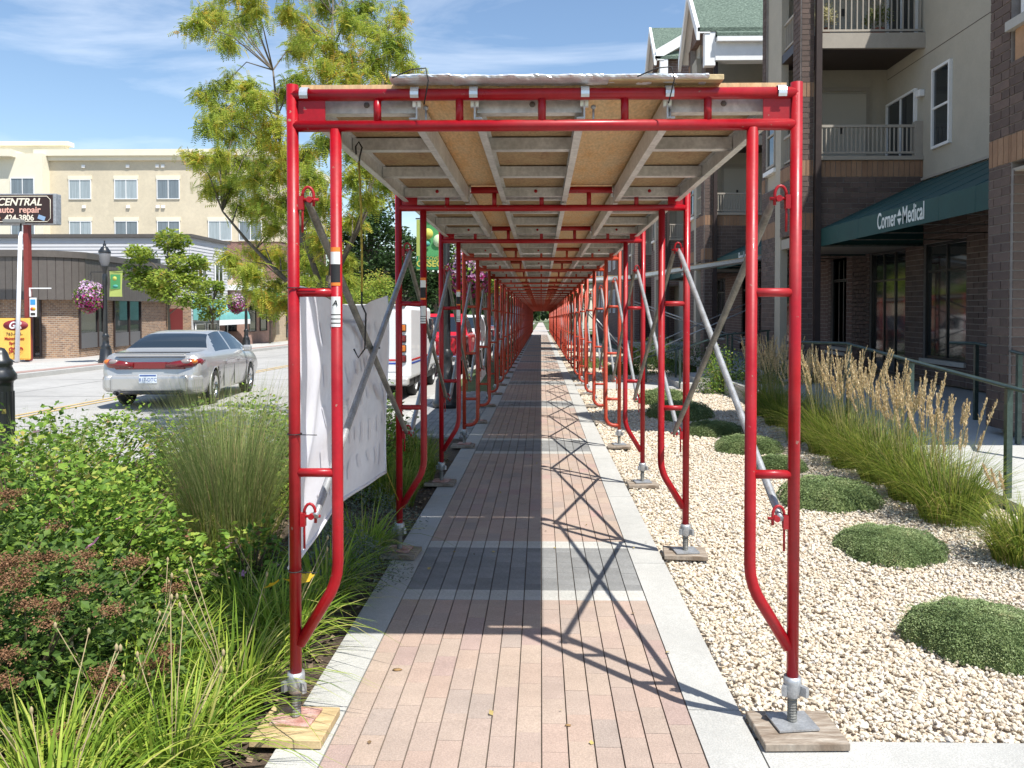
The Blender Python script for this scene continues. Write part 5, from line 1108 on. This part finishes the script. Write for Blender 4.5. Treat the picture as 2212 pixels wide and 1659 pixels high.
def locust():
    bx, by = -2.9, 10.6; t = empty('honey_locust', (bx, by, G(by)), label='tall yellow green honey locust tree behind the left side of the scaffold', cat='tree')
    cl = []
    def C(px, py, r, Y): cl.append(((px-1168)/1697*Y-bx, Y-by, EYE+(666-py)/1697*Y-G(by), r/1697*Y))
    spec = [(425, 55, 26), (470, 35, 34), (530, 45, 36), (545, 5, 40), (490, 85, 26), (440, 30, 20), (500, -30, 50),
            (445, 195, 28), (490, 175, 26), (470, 240, 34), (520, 245, 38), (560, 215, 34), (590, 265, 38), (560, 300, 36), (500, 290, 32), (610, 200, 30), (600, 320, 34), (565, 345, 26), (455, 262, 22), (535, 185, 22),
            (650, 60, 44), (640, 110, 38), (700, 20, 46), (700, 90, 46), (755, 50, 46), (755, 120, 44), (810, 70, 44), (815, 130, 44), (860, 100, 36), (880, 150, 26), (860, 40, 30), (800, 10, 44), (870, 190, 20), (700, 150, 42), (760, 180, 40), (820, 180, 34), (650, 165, 30), (620, 30, 30), (720, -40, 60), (800, -50, 50), (640, -40, 45),
            (425, 340, 26), (465, 360, 32), (510, 345, 28), (500, 400, 34), (545, 385, 36), (590, 370, 30), (450, 405, 22), (560, 430, 34), (600, 430, 30), (520, 440, 26), (470, 330, 18),
            (590, 490, 30), (560, 540, 36), (600, 555, 34), (540, 590, 28), (590, 610, 36), (560, 640, 22), (615, 650, 22), (500, 560, 22),
            (665, 330, 30), (700, 310, 28), (680, 380, 34), (700, 440, 30), (660, 460, 28), (690, 510, 34), (660, 560, 28), (700, 580, 28), (680, 620, 24), (655, 610, 20),
            (760, 320, 24), (790, 350, 22), (760, 380, 24), (820, 380, 20), (835, 400, 14), (770, 430, 22), (800, 430, 14), (760, 470, 18), (750, 560, 20), (745, 600, 18)]
    for px, py, r in spec: C(px, py, r, 10.6+random.uniform(-1.5, 1.6))
    br = B(); tops = [(.1, 0, 2.0), (-.25, .1, 2.3), (.35, -.1, 2.4)]
    br.path([(0, 0, 0), (.02, 0, .8), (0, 0, 1.5), (.05, 0, 2.1)], [.11, .085, .075, .06], 10)
    mains = [[(.03, 0, 1.6), (-.28, -.2, 2.7), (-.55, -.2, 3.8), (-.75, .1, 4.9)], [(.05, 0, 1.9), (.1, .1, 3.2), (.0, .1, 4.4), (.1, 0, 5.6)], [(.05, 0, 2.0), (.5, .2, 3.0), (.7, .2, 4.2), (.8, 0, 5.3)], [(.03, 0, 1.4), (-.6, .3, 2.0), (-1.2, .3, 2.6), (-1.5, .2, 3.0)]]
    nodes = []
    for m_ in mains:
        br.path(m_, [.045, .032, .022, .012], 8)
        for i in range(3):
            for q in np.linspace(0, 1, 6): nodes.append(Vector(m_[i]).lerp(Vector(m_[i+1]), q))
    Pf = []; Yw = []; Pt = []
    for (x, y, z, r) in cl:
        c = Vector((x, y, z)); nd = min(nodes, key=lambda p: (p-c).length+max(0, p.z-c.z+.3)*1.5)
        mid = nd.lerp(c, .55)+Vector((0, 0, .12*(c-nd).length)); br.path([nd, mid, c], [.011, .007, .003], 5, False)
        for q in range(9):
            a = random.uniform(0, 6.28); e = random.uniform(-1.1, 1.1); tip = c+Vector((math.cos(a)*math.cos(e), math.sin(a)*math.cos(e), math.sin(e)))*r*random.uniform(.6, 1.75); tip.z -= r*.2
            md = c.lerp(tip, .5)+Vector((0, 0, r*.14)); br.path([c, md, tip], [.004, .003, .0015], 4, False)
            for w_ in range(int(8+r*78)):
                t_ = random.random()**.8; p = c.lerp(md, t_*2) if t_ < .5 else md.lerp(tip, t_*2-1); Pf.append(tuple(p+Vector((random.gauss(0, .05), random.gauss(0, .05), random.gauss(0, .045))))); Yw.append(random.uniform(0, 6.28)); Pt.append(random.uniform(-1.5, .0))
    br.build('trunk', BARK, t); Pf = np.array(Pf); n = len(Pf); s = rng.uniform(.09, .17, n)
    inst('crown', FV, FF, rots(np.array(Yw), np.array(Pt), rng.normal(0, .5, n))*s[:, None, None], Pf, LOCL, t, np.clip(rng.normal(.45, .25, n)+.18*np.sin(Pf[:, 0]*4)*np.sin(Pf[:, 2]*3), 0, 1)); print('fronds', n)
locust()
def tree(x, y, h, r, label, m, nl, size, trunk_h=None, name='street_tree', group=None, squash=1.0, clumps=26, tr=.06, gap=.55):
    t = empty(name, (x, y, G(y)), label=label, cat='tree', group=group); th = trunk_h or h*.35; b = B()
    b.path([(0, 0, 0), (.03*h*.2, 0, th*.6), (0, 0, th), (.02*h, 0, h*.8)], [tr*1.2, tr, tr*.8, tr*.2], 8)
    PP = []; rn = []
    for c in range(clumps):
        u = rng.normal(0, 1, 3); u /= np.linalg.norm(u); rad = rng.uniform(.45, 1.0); zc = th*.9+(h-th*.9)*(.5+.5*u[2]*rad*.95); 
        tap = 1-.55*max(0, (zc-th)/(h-th)-.35); cx, cy = u[0]*r*rad*tap, u[1]*r*rad*tap
        cr_ = r*rng.uniform(.28, .46)*squash
        b.path([(0, 0, min(zc*.75, h*.7)), (cx*.5, cy*.5, zc*.9), (cx, cy, zc)], [tr*.5, tr*.3, tr*.08], 5, False)
        k = nl//clumps; v = rng.normal(0, 1, (k, 3)); v /= np.linalg.norm(v, axis=1)[:, None]; v *= (gap+(1-gap)*rng.random(k))[:, None]
        PP.append(np.c_[cx+v[:, 0]*cr_, cy+v[:, 1]*cr_, zc+v[:, 2]*cr_*.7]); rn.append(np.clip(rng.normal(.4, .22, k)+.15*rng.normal(), 0, 1))
    b.build('trunk', BARK, t); PP = np.concatenate(PP); rn = np.concatenate(rn); N_ = PP-np.array([0, 0, (th+h)/2]); N_ /= np.linalg.norm(N_, axis=1)[:, None]+1e-6
    leaves_on(PP, N_, size, m, 'crown', t, asp=.75, rn=rn); return t
tree(-15.5, 32.4, 5.9, 1.5, 'rounded maple on the far pavement beside the mansard building', MAPL, 7000, .15, 1.9, group='young trees on the far pavement'); tree(-15.5, 36.8, 3.5, .8, 'slender sapling in front of the teal awning', MAPL, 1600, .15, 1.5, group='young trees on the far pavement', tr=.05); tree(-16.5, 47.5, 3.1, 1.0, 'small sapling before the beige block wall', MAPL, 1300, .17, 1.5, group='young trees on the far pavement', tr=.05)
far_trees = [(-15.3, 70, 12.5, 4.4, DARKL, 'large dark green tree beyond the banner'), (-10.5, 78, 10.5, 3.6, DARKL, 'second dark green tree right of the largest'), (-19, 82, 10, 4, DARKL, 'dark tree behind the largest one'), (-16, 92, 9.5, 4, DARKL, 'far dark tree down the left pavement'), (-13.5, 60, 5.0, 2.6, MAPL, 'yellow green young tree below the large dark tree'), (-15.5, 54, 4.6, 2.2, MAPL, 'low yellow green tree just above the banner'), (-9.0, 104, 9, 4, DARKL, 'dark tree far down the road'), (-5, 120, 9, 4.5, DARKL, 'dark tree at the far end of the road'), (-20, 108, 10, 5, DARKL, 'tall dark tree far down the left'), (-1.55, 34, 5.6, 1.6, DARKL, 'verge tree beside the scaffold, middle distance'), (-1.55, 44, 5.6, 1.7, DARKL, 'farther verge tree beside the scaffold'), (-1.5, 21.5, 5.0, 1.1, MAPL, 'slender verge tree behind the hanging basket'), (3.2, 88, 6.5, 2.2, DARKL, 'dark tree at the right of the tunnel exit'), (14, 130, 9, 5, DARKL, 'tree behind the pale far house'), (2, 150, 8, 5, DARKL, 'farthest tree beyond the tunnel exit')]
for x, y, h, r, m_, lb in far_trees: tree(x, y, h, r, lb, m_, 7000 if h > 8 else 3200, .34 if h > 8 else (.2 if y > 50 else .1), h*.28 if h > 6 else h*.45, 'tree', 'trees along the street', clumps=34 if h > 8 else 20, tr=.2 if h > 8 else .05, gap=.4)
b = B()
# low far tree line closing the horizon: many separate crowns far away read as one mass
n = 26000; a = rng.uniform(-60, 60, n); P = np.c_[a*5, 300+rng.uniform(0, 60, n)+0*a, np.zeros(n)]; P[:, 2] = G(P[:, 1])+rng.random(n)**.8*(9+4*np.sin(P[:, 0]*.11)+2.5*np.sin(P[:, 0]*.37))
inst('far_tree_line', LEAF2V, LEAF2F, rots(rng.uniform(0, 6, n), rng.normal(1.2, .5, n), rng.normal(0, .5, n))*3.2, P, DARKL, None, rng.random(n), kind='stuff')
# ------------------------------------------------------------------ vehicles
SILV = mat('silver_paint', (.47, .465, .45), .30, .5, coat=.6, var=.02, vs=3); CGL = mat('car_glass', (.02, .03, .042), .08, spec=.5); REDP = mat('red_car_paint', (.60, .008, .022), .3, .0, coat=.8)
TAILR = mat('tail_red', (.16, .008, .010), .15, coat=.8); AMB = mat('amber_lens', (.55, .15, .015), .15, coat=.8); CLR = mat('clear_lens', (.26, .22, .21), .12, coat=.8); CHR = mat('chrome', (.7, .7, .72), .12, 1.); TYRE = mat('tyre', (.02, .02, .02), .8); WVAN = mat('van_white', (.80, .81, .82), .4, coat=.3, var=.02, vs=2); DKT = mat('dark_trim', (.03, .03, .032), .6)
def wheel(parent, x, y, r, wd, side, spokes=5, rim=CHR, z=None):
    w_ = empty('wheel', (x, y, z or r)); w_.parent = parent; s = side
    B().lathe([(r*.62, -wd/2), (r*.9, -wd/2), (r, -wd*.36), (r, wd*.36), (r*.9, wd/2), (r*.62, wd/2)], 28, axis='x').build('tyre', TYRE, w_)
    b = B(); b.lathe([(0, s*wd*.30), (r*.16, s*wd*.36), (r*.2, s*wd*.30)], 14, axis='x'); b.lathe([(r*.66, s*wd*.45), (r*.60, s*wd*.50), (r*.54, s*wd*.38), (r*.52, s*wd*.1)], 28, axis='x')
    for i in range(spokes):
        a = i*2*math.pi/spokes; d = Vector((0, math.cos(a), math.sin(a))); p = Vector((0, -math.sin(a), math.cos(a)))
        x0 = Vector((s*wd*.33, 0, 0)); b._add([x0+d*r*.1+p*r*.07, x0+d*r*.1-p*r*.07, Vector((s*wd*.44, 0, 0))+d*r*.58-p*r*.1, Vector((s*wd*.44, 0, 0))+d*r*.58+p*r*.1, d*r*.1+p*r*.07+Vector((s*wd*.18, 0, 0)), d*r*.1-p*r*.07+Vector((s*wd*.18, 0, 0)), d*r*.58-p*r*.1+Vector((s*wd*.25, 0, 0)), d*r*.58+p*r*.1+Vector((s*wd*.25, 0, 0))], [(0, 1, 2, 3), (0, 3, 7, 4), (1, 5, 6, 2), (4, 7, 6, 5)])
    b.build('rim', rim, w_); B().lathe([(0, 0), (r*.6, 0)], 20, axis='x').build('brake_shadow_disc', DKT, w_)
def interp(keys, n):
    K = np.array(keys, float); t = np.linspace(K[0, 0], K[-1, 0], n)
    t = np.unique(np.concatenate([t, K[:, 0]])); out_ = [t]
    for j in range(1, K.shape[1]):
        # smooth monotone-ish cubic (pchip)
        x_, y_ = K[:, 0], K[:, j]; h = np.diff(x_); d = np.diff(y_)/h; m_ = np.zeros(len(x_))
        for i in range(1, len(x_)-1): m_[i] = 0 if d[i-1]*d[i] <= 0 else 2*d[i-1]*d[i]/(d[i-1]+d[i])
        m_[0], m_[-1] = d[0], d[-1]; idx = np.clip(np.searchsorted(x_, t)-1, 0, len(x_)-2); s = (t-x_[idx])/h[idx]
        out_.append((2*s**3-3*s**2+1)*y_[idx]+(s**3-2*s**2+s)*h[idx]*m_[idx]+(-2*s**3+3*s**2)*y_[idx+1]+(s**3-s**2)*h[idx]*m_[idx+1])
    return np.array(out_).T
def loft_car(root, keys, paint, glassf, arches, rarch, slant=None, n=110):
    """keys rows: y, zb, wb, wm, zbelt, wbelt, zr, wr"""
    S = interp(keys, n); rings = []
    for (y, zb, wb, wm, zB, wB, zr, wr) in S:
        up = max(0, zr-zB); p = [(0, zb), (wb*.8, zb), (wb, zb+.05)]
        for q in np.linspace(.1, .9, 7): 
            zz = zb+.05+(zB-zb-.05)*q; ww = wb+(wm-wb)*math.sin(min(1, q/.6)*math.pi/2) if q < .6 else wm-(wm-wB)*((q-.6)/.4)**2*.9; p.append((ww, zz))
        p.append((wB, zB)); g0 = wB-.02
        for q in (.12, .3, .5, .7, .86): p.append((g0+(wr-g0)*q**1.1, zB+(up)*.93*q*(1+.0*q)))
        p += [(wr, zB+up*.93), (wr*.93, zB+up*.965), (wr*.75, zB+up*.985), (wr*.4, zr), (0, zr)]
        rings.append([(x, y+(slant(y, z) if slant else 0), z) for x, z in p])
    k = len(rings[0]); full = [[(x, y, z) for x, y, z in r] + [(-x, y, z) for x, y, z in r[-2:0:-1]] for r in rings]; m = len(full[0])
    vs = [v for r in full for v in r]; body = B(); glass = {}
    kept = []
    for i in range(len(full)-1):
        for j in range(m):
            jj = (j+1) % m; f = (i*m+j, i*m+jj, (i+1)*m+jj, (i+1)*m+j)
            jr = j if j < k-1 else (m-1-j)
            c = sum((Vector(vs[q]) for q in f), Vector())/4; g = glassf(c, jr, k)
            if g: glass.setdefault((g, c.x > 0 if g.startswith('side') else 0), []).append(f); continue
            if jr >= 1 and abs(c.x) > .4 and any(math.hypot(c.y-ya, c.z-za) < rarch and c.z < za+rarch for ya, za in arches): continue
            kept.append(f)
    body.v = vs; body.f = [list(f) for f in kept]; body.m = [0]*len(kept); body.sm = [True]*len(kept)
    for r_, rev in ((0, True), (len(full)-1, False)):
        f = [r_*m+j for j in range(m)]; body.f.append(f[::-1] if rev else f); body.m.append(0); body.sm.append(False)
    o = body.build('body', paint, root)
    for (g, sd), fs in glass.items():
        used_ = sorted({q for f in fs for q in f}); mp_ = {q: i for i, q in enumerate(used_)}; b = B(); b._add([vs[q] for q in used_], [[mp_[q] for q in f] for f in fs], True); b.build(g.split(':')[0], CGL, root)
    ar = B()
    for ya, za in arches:
        for s in (-1, 1):
            wx = float(np.interp(ya, S[:, 0], S[:, 3]))
            ar.path([(s*(wx-.015-.03*max(0, -math.cos(a))), ya+(rarch+.0)*math.sin(a-math.pi/2) if False else ya-(rarch)*math.cos(a), za+rarch*math.sin(a)) for a in np.linspace(-.35, math.pi+.35, 26)], .022, 6, False)
    ar.build('wheel_arch', paint, root)
    inn = B(); inn.bb(-.62, .62, arches[0][0]-.5, arches[-1][0]+.5, .28, .62); inn.build('underbody', DKT, root)
    return S
ZR = -.13  # road surface below the pavement
car = empty('silver_car', (-7.10, 14.1, G(14)+ZR), (-SLOPE, 0, R(5.5)), label='silver four-door car driving away on the street', cat='car'); car.scale = (.95, .88, 1.0)
keys = [(0.0, .42, .66, .80, .90, .76, .93, .70), (.08, .33, .78, .90, .95, .83, .985, .76), (.25, .26, .84, .925, .975, .865, 1.015, .79), (.55, .22, .87, .94, .985, .885, 1.03, .80), (.88, .20, .88, .94, .98, .89, 1.055, .79), (1.25, .20, .88, .94, .97, .89, 1.235, .68), (1.65, .20, .88, .94, .965, .89, 1.365, .60), (2.25, .20, .88, .94, .96, .89, 1.415, .585), (2.9, .20, .88, .94, .95, .89, 1.40, .59), (3.25, .20, .88, .94, .94, .885, 1.34, .62), (3.85, .20, .87, .935, .93, .87, 1.03, .78), (4.4, .22, .84, .92, .88, .84, .93, .76), (4.85, .26, .78, .86, .78, .76, .82, .68), (5.1, .32, .62, .70, .66, .62, .70, .55)]
def gf(c, j, k):
    if c.z > 1.0 and j in range(10, k-5) and 1.15 < c.y < 3.72:
        fr_ = (c.z-.97)/.42
        lo = 1.25+.45*max(0, fr_); hi = 3.72-.62*max(0, fr_)
        if lo < c.y < hi and not (2.38 < c.y < 2.46): return 'side_window:r' if c.y < 2.4 else 'side_window:f'
    if j >= k-5 and .97 < c.y < 1.60 and c.z > 1.06: return 'rear_window'
    if j >= k-5 and 3.3 < c.y < 3.8 and c.z > 1.05: return 'windscreen'
def sl_(y, z): return .10*max(0, (z-.55))/.4*max(0, 1-y/.5)
loft_car(car, keys, SILV, gf, [(1.05, .34), (3.88, .34)], .375, sl_)
for y_ in (1.05, 3.88):
    for s in (-1, 1): wheel(car, s*.82, y_, .335, .21, s)
def rl_(y0): return .10*max(0, (y0-.55))/.4
for s in (-1, 1):
    tl = B(); tl.path([(s*.30, .01, .80), (s*.55, .015, .815), (s*.74, .07, .825), (s*.86, .22, .845), (s*.90, .40, .86)], [.045, .07, .085, .08, .03], 8, flat=1.0); tl.build('tail_light', TAILR, car)
B().rbox((0, .035, .79), (1.30, .05, .13), .02, 2).build('light_bar', TAILR, car)
for s in (-1, 1):
    B().ico((s*.66, .012, .86), (.10, .05, .05), 2).build('reversing_light', CLR, car); B().ico((s*.80, .07, .86), (.075, .07, .05), 2).build('indicator', AMB, car)
B().rbox((0, .035, 1.0), (1.3, .14, .025), .01, 2).build('spoiler', SILV, car)
b = B(); b.rbox((0, -.005, .47), (1.42, .16, .30), .06, 3); 
for s in (-1, 1): b.rbox((s*.78, .12, .47), (.24, .34, .30), .08, 3, (0, 0, -s*.5))
b.build('bumper', SILV, car); B().rbox((0, -.05, .305), (1.3, .10, .05), .015, 1).build('lower_valance', DKT, car)
B().bb(-.165, .165, -.098, -.088, .48, .64).build('number_plate', mat('plate', (.62, .68, .74), .5), car); text('817-DTC', .085, mat('plate_blue', (.05, .1, .3), .5), car, (0, -.10, .515), (R(90), 0, 0), ext=.001); B().bb(-.15, .15, -.101, -.099, .605, .63).build('plate_band', mat('plate_blue', (.05, .1, .3)), car)
for s in (-1, 1): B().lathe([(.03, -.12), (.05, -.12), (.05, .1)], 12, (s*.55, 0, .30), 'y').build('exhaust', DKT, car)
B().rbox((.98, 3.35, 1.0), (.20, .12, .14), .04, 2).build('door_mirror', SILV, car); B().rbox((-.98, 3.35, 1.0), (.20, .12, .14), .04, 2).build('door_mirror', SILV, car)
for y_ in (1.75, 2.72): B().rbox((.945, y_, .80), (.03, .16, .03), .01, 1).build('door_handle', SILV, car)
for y_ in (1.62, 2.42, 3.45): B().bb(.925, .9435, y_-.003, y_+.003, .30, .72).build('door_gap', DKT, car)
B().bb(-.7, .7, .16, .17, 1.012, 1.03).build('boot_gap', DKT, car)
# postal van
van = empty('mail_van', (-3.55, 15.9, G(15.9)+ZR), (-SLOPE, 0, 0), label='white boxy mail van with red and blue stripes parked at the kerb', cat='van'); van.scale = (.95, 1, .945)
b = B(); b.rbox((0, 1.45, 1.22), (1.90, 2.9, 1.60), .09, 3); b.rbox((0, 3.35, 1.05), (1.82, 1.2, 1.25), .15, 3); b.rbox((0, 4.0, .80), (1.75, .9, .75), .12, 3); b.build('body', WVAN, van)
B().rbox((0, .0, 1.25), (1.36, .03, 1.30), .01, 1).build('roller_door', mat('van_door', (.74, .75, .77), .5), van)
for i in range(4):
    B().rbox((.80, -.012, (1.54, 1.31, 1.10, .88)[i]), (.115, .04, .17), .02, 2).build('lamp_bezel', DKT, van); B().rbox((.80, -.03, (1.54, 1.31, 1.10, .88)[i]), (.088, .04, .14), .025, 2).build('tail_lamp', (AMB, TAILR, AMB, TAILR)[i], van)
    B().rbox((-.80, -.03, (1.54, 1.31, 1.10, .88)[i]), (.088, .04, .14), .025, 2).build('tail_lamp', (AMB, TAILR, AMB, TAILR)[i], van)
RS, BS = mat('stripe_red', (.55, .02, .02), .5), mat('stripe_blue', (.03, .08, .40), .5)
for z0, m_ in ((.835, RS), (.765, BS)):
    b = B(); b.bb(-.86, .735, -.022, -.018, z0, z0+.035); b.bb(.953, .957, .1, 2.8, z0, z0+.035); b.bb(-.957, -.953, .1, 2.8, z0, z0+.035); b.build('stripe', m_, van)
B().prism([(.40, -.022, 1.75), (.10, -.022, 1.35), (.32, -.022, 1.35), (.42, -.022, 1.6)], (0, .003, 0)).build('eagle_mark', BS, van); text('5277', .08, BS, van, (.25, -.024, 1.0), (R(90), 0, 0), ext=.001)
B().rbox((0, -.10, .40), (1.85, .22, .16), .03, 2).build('bumper', ALU, van); B().bb(-.9, .9, .02, 4.2, .28, .43).build('chassis', DKT, van)
B().rbox((.955, 2.9, 1.5), (.02, .7, .5), .01, 1).build('side_window', CGL, van); B().rbox((0, 0.02, 2.03), (1.7, .1, .05), .02, 1).build('gutter', ALU, van)
for y_ in (1.0, 3.7):
    for s in (-1, 1): wheel(van, s*.80, y_, .33, .2, s, 6, WVAN)
b = B(); b.rbox((1.08, 3.5, 1.6), (.05, .15, .3), .02, 1); b.tube((.93, 3.5, 1.6), (1.08, 3.5, 1.6), .012, 6); b.build('mirror', DKT, van)
# red pickup
def pickup(loc, paint, label, name='pickup_truck'):
    p = empty(name, loc, (-SLOPE, 0, 0), label=label, cat='pickup truck', group='vehicles parked along the kerb')
    b = B(); b.rbox((0, 1.0, .85), (1.90, 2.0, .62), .10, 3); b.rbox((0, 2.9, .85), (1.92, 2.0, .66), .1, 3); b.rbox((0, 4.5, .80), (1.86, 1.4, .55), .14, 3); b.build('body', paint, p)
    b = B(); b._add([(-.88, 1.95, 1.15), (.88, 1.95, 1.15), (.70, 2.15, 1.80), (-.70, 2.15, 1.80), (-.88, 4.0, 1.15), (.88, 4.0, 1.15), (.70, 3.45, 1.80), (-.70, 3.45, 1.80)], [(0, 1, 2, 3), (4, 7, 6, 5), (1, 5, 6, 2), (0, 3, 7, 4), (3, 2, 6, 7)]); b.build('cab', paint, p)
    B().prism([(-.72, 1.985, 1.24), (.72, 1.985, 1.24), (.60, 2.12, 1.70), (-.60, 2.12, 1.70)], (0, -.012, 0)).build('rear_window', CGL, p)
    for s in (-1, 1):
        B().prism([(s*.865, 2.2, 1.22), (s*.865, 3.8, 1.22), (s*.735, 3.4, 1.70), (s*.735, 2.3, 1.70)], (s*.012, 0, 0)).build('side_window', CGL, p)
        B().rbox((s*.86, .0, .95), (.16, .06, .34), .02, 2).build('tail_light', TAILR, p); B().rbox((s*1.05, 3.6, 1.25), (.2, .1, .2), .03, 2).build('mirror', CHR, p)
        for y_ in (1.05, 4.3): wheel(p, s*.82, y_, .38, .24, s, 5, CHR)
    B().rbox((0, -.01, .88), (1.45, .04, .45), .02, 1).build('tailgate', paint, p); B().rbox((0, -.1, .52), (1.8, .2, .18), .04, 2).build('bumper', CHR, p); B().bb(-.15, .15, -.21, -.2, .50, .62).build('number_plate', LBLW, p)
    for s in (-1, 1): 
        for y_ in (1.05, 4.3): B().lathe([(.44, 0), (.47, s*.02)], 20, (s*.945, y_, .44), 'x').build('wheel_arch', DKT, p)
    return p
pickup((-3.15, 22.3, G(22.3)+ZR), REDP, 'bright red pickup truck parked ahead of the mail van'); pickup((-3.15, 30.5, G(30.5)+ZR), WVAN, 'white pickup truck parked ahead of the red one'); pickup((-3.15, 38.5, G(38.5)+ZR), mat('black_car', (.02, .02, .025), .3, coat=.6), 'dark pickup truck farther along the kerb'); pickup((-3.15, 52, G(52)+ZR), SILV, 'silver pickup truck far along the kerb')
# second small banner on left further back
def b2(u, v): return (-.955+.04*math.sin(3*u+4*v), 12.0+1.3*u*(1-.0*v), 1.62-1.25*v+.2*u*v+G(12)-.35*u*(1-v))
o = B().grid(b2, 12, 12).build('small_banner', BAN); tag(o, 'small white banner sagging from a post farther down the left side', 'banner')
text('m', .2, BLACK, None, (-.93, 13.1, .45+G(13)), (R(90), 0, R(90)), ext=.001, name='banner_letter')
bpy.data.objects['banner_letter'].parent = o
# concrete cover and small litter
for x, y, s_ in ((-.62, 3.35, .02), (.1, 2.9, .012), (-.15, 2.35, .014)):
    o = B().ico((0, 0, 0), (s_, s_*.7, .003), 1, .3).build('dry_leaf', mat('dry_leaf', (.28, .17, .07), .9), None, (x, y, G(y)+.004)); tag(o, {-.62: 'curled dry leaf on the left of the pavers', .1: 'tiny dry leaf near the middle of the pavers', -.15: 'tiny dry leaf at the near edge of the pavers'}[x], 'leaf')
n = 160; P = np.c_[rng.uniform(-.7, 3.6, n), rng.uniform(2.0, 14, n)**1.0, np.zeros(n)]; P[:, 2] = G(P[:, 1])+.008
inst('leaf_litter', LEAF2V, LEAF2F, rots(rng.uniform(0, 6, n), rng.normal(0, .3, n), rng.normal(0, .4, n))*(rng.uniform(.010, .026, n))[:, None, None], P, mat('litter', (.3, .2, .08), .9, attr=True, ramp=[(0, (.16, .10, .05)), (1, (.45, .36, .12))]), None, rng.random(n), kind='stuff')
print('objects', len(bpy.data.objects), 'tris', sum(len(m.loops)-2*len(m.polygons) for m in bpy.data.meshes))
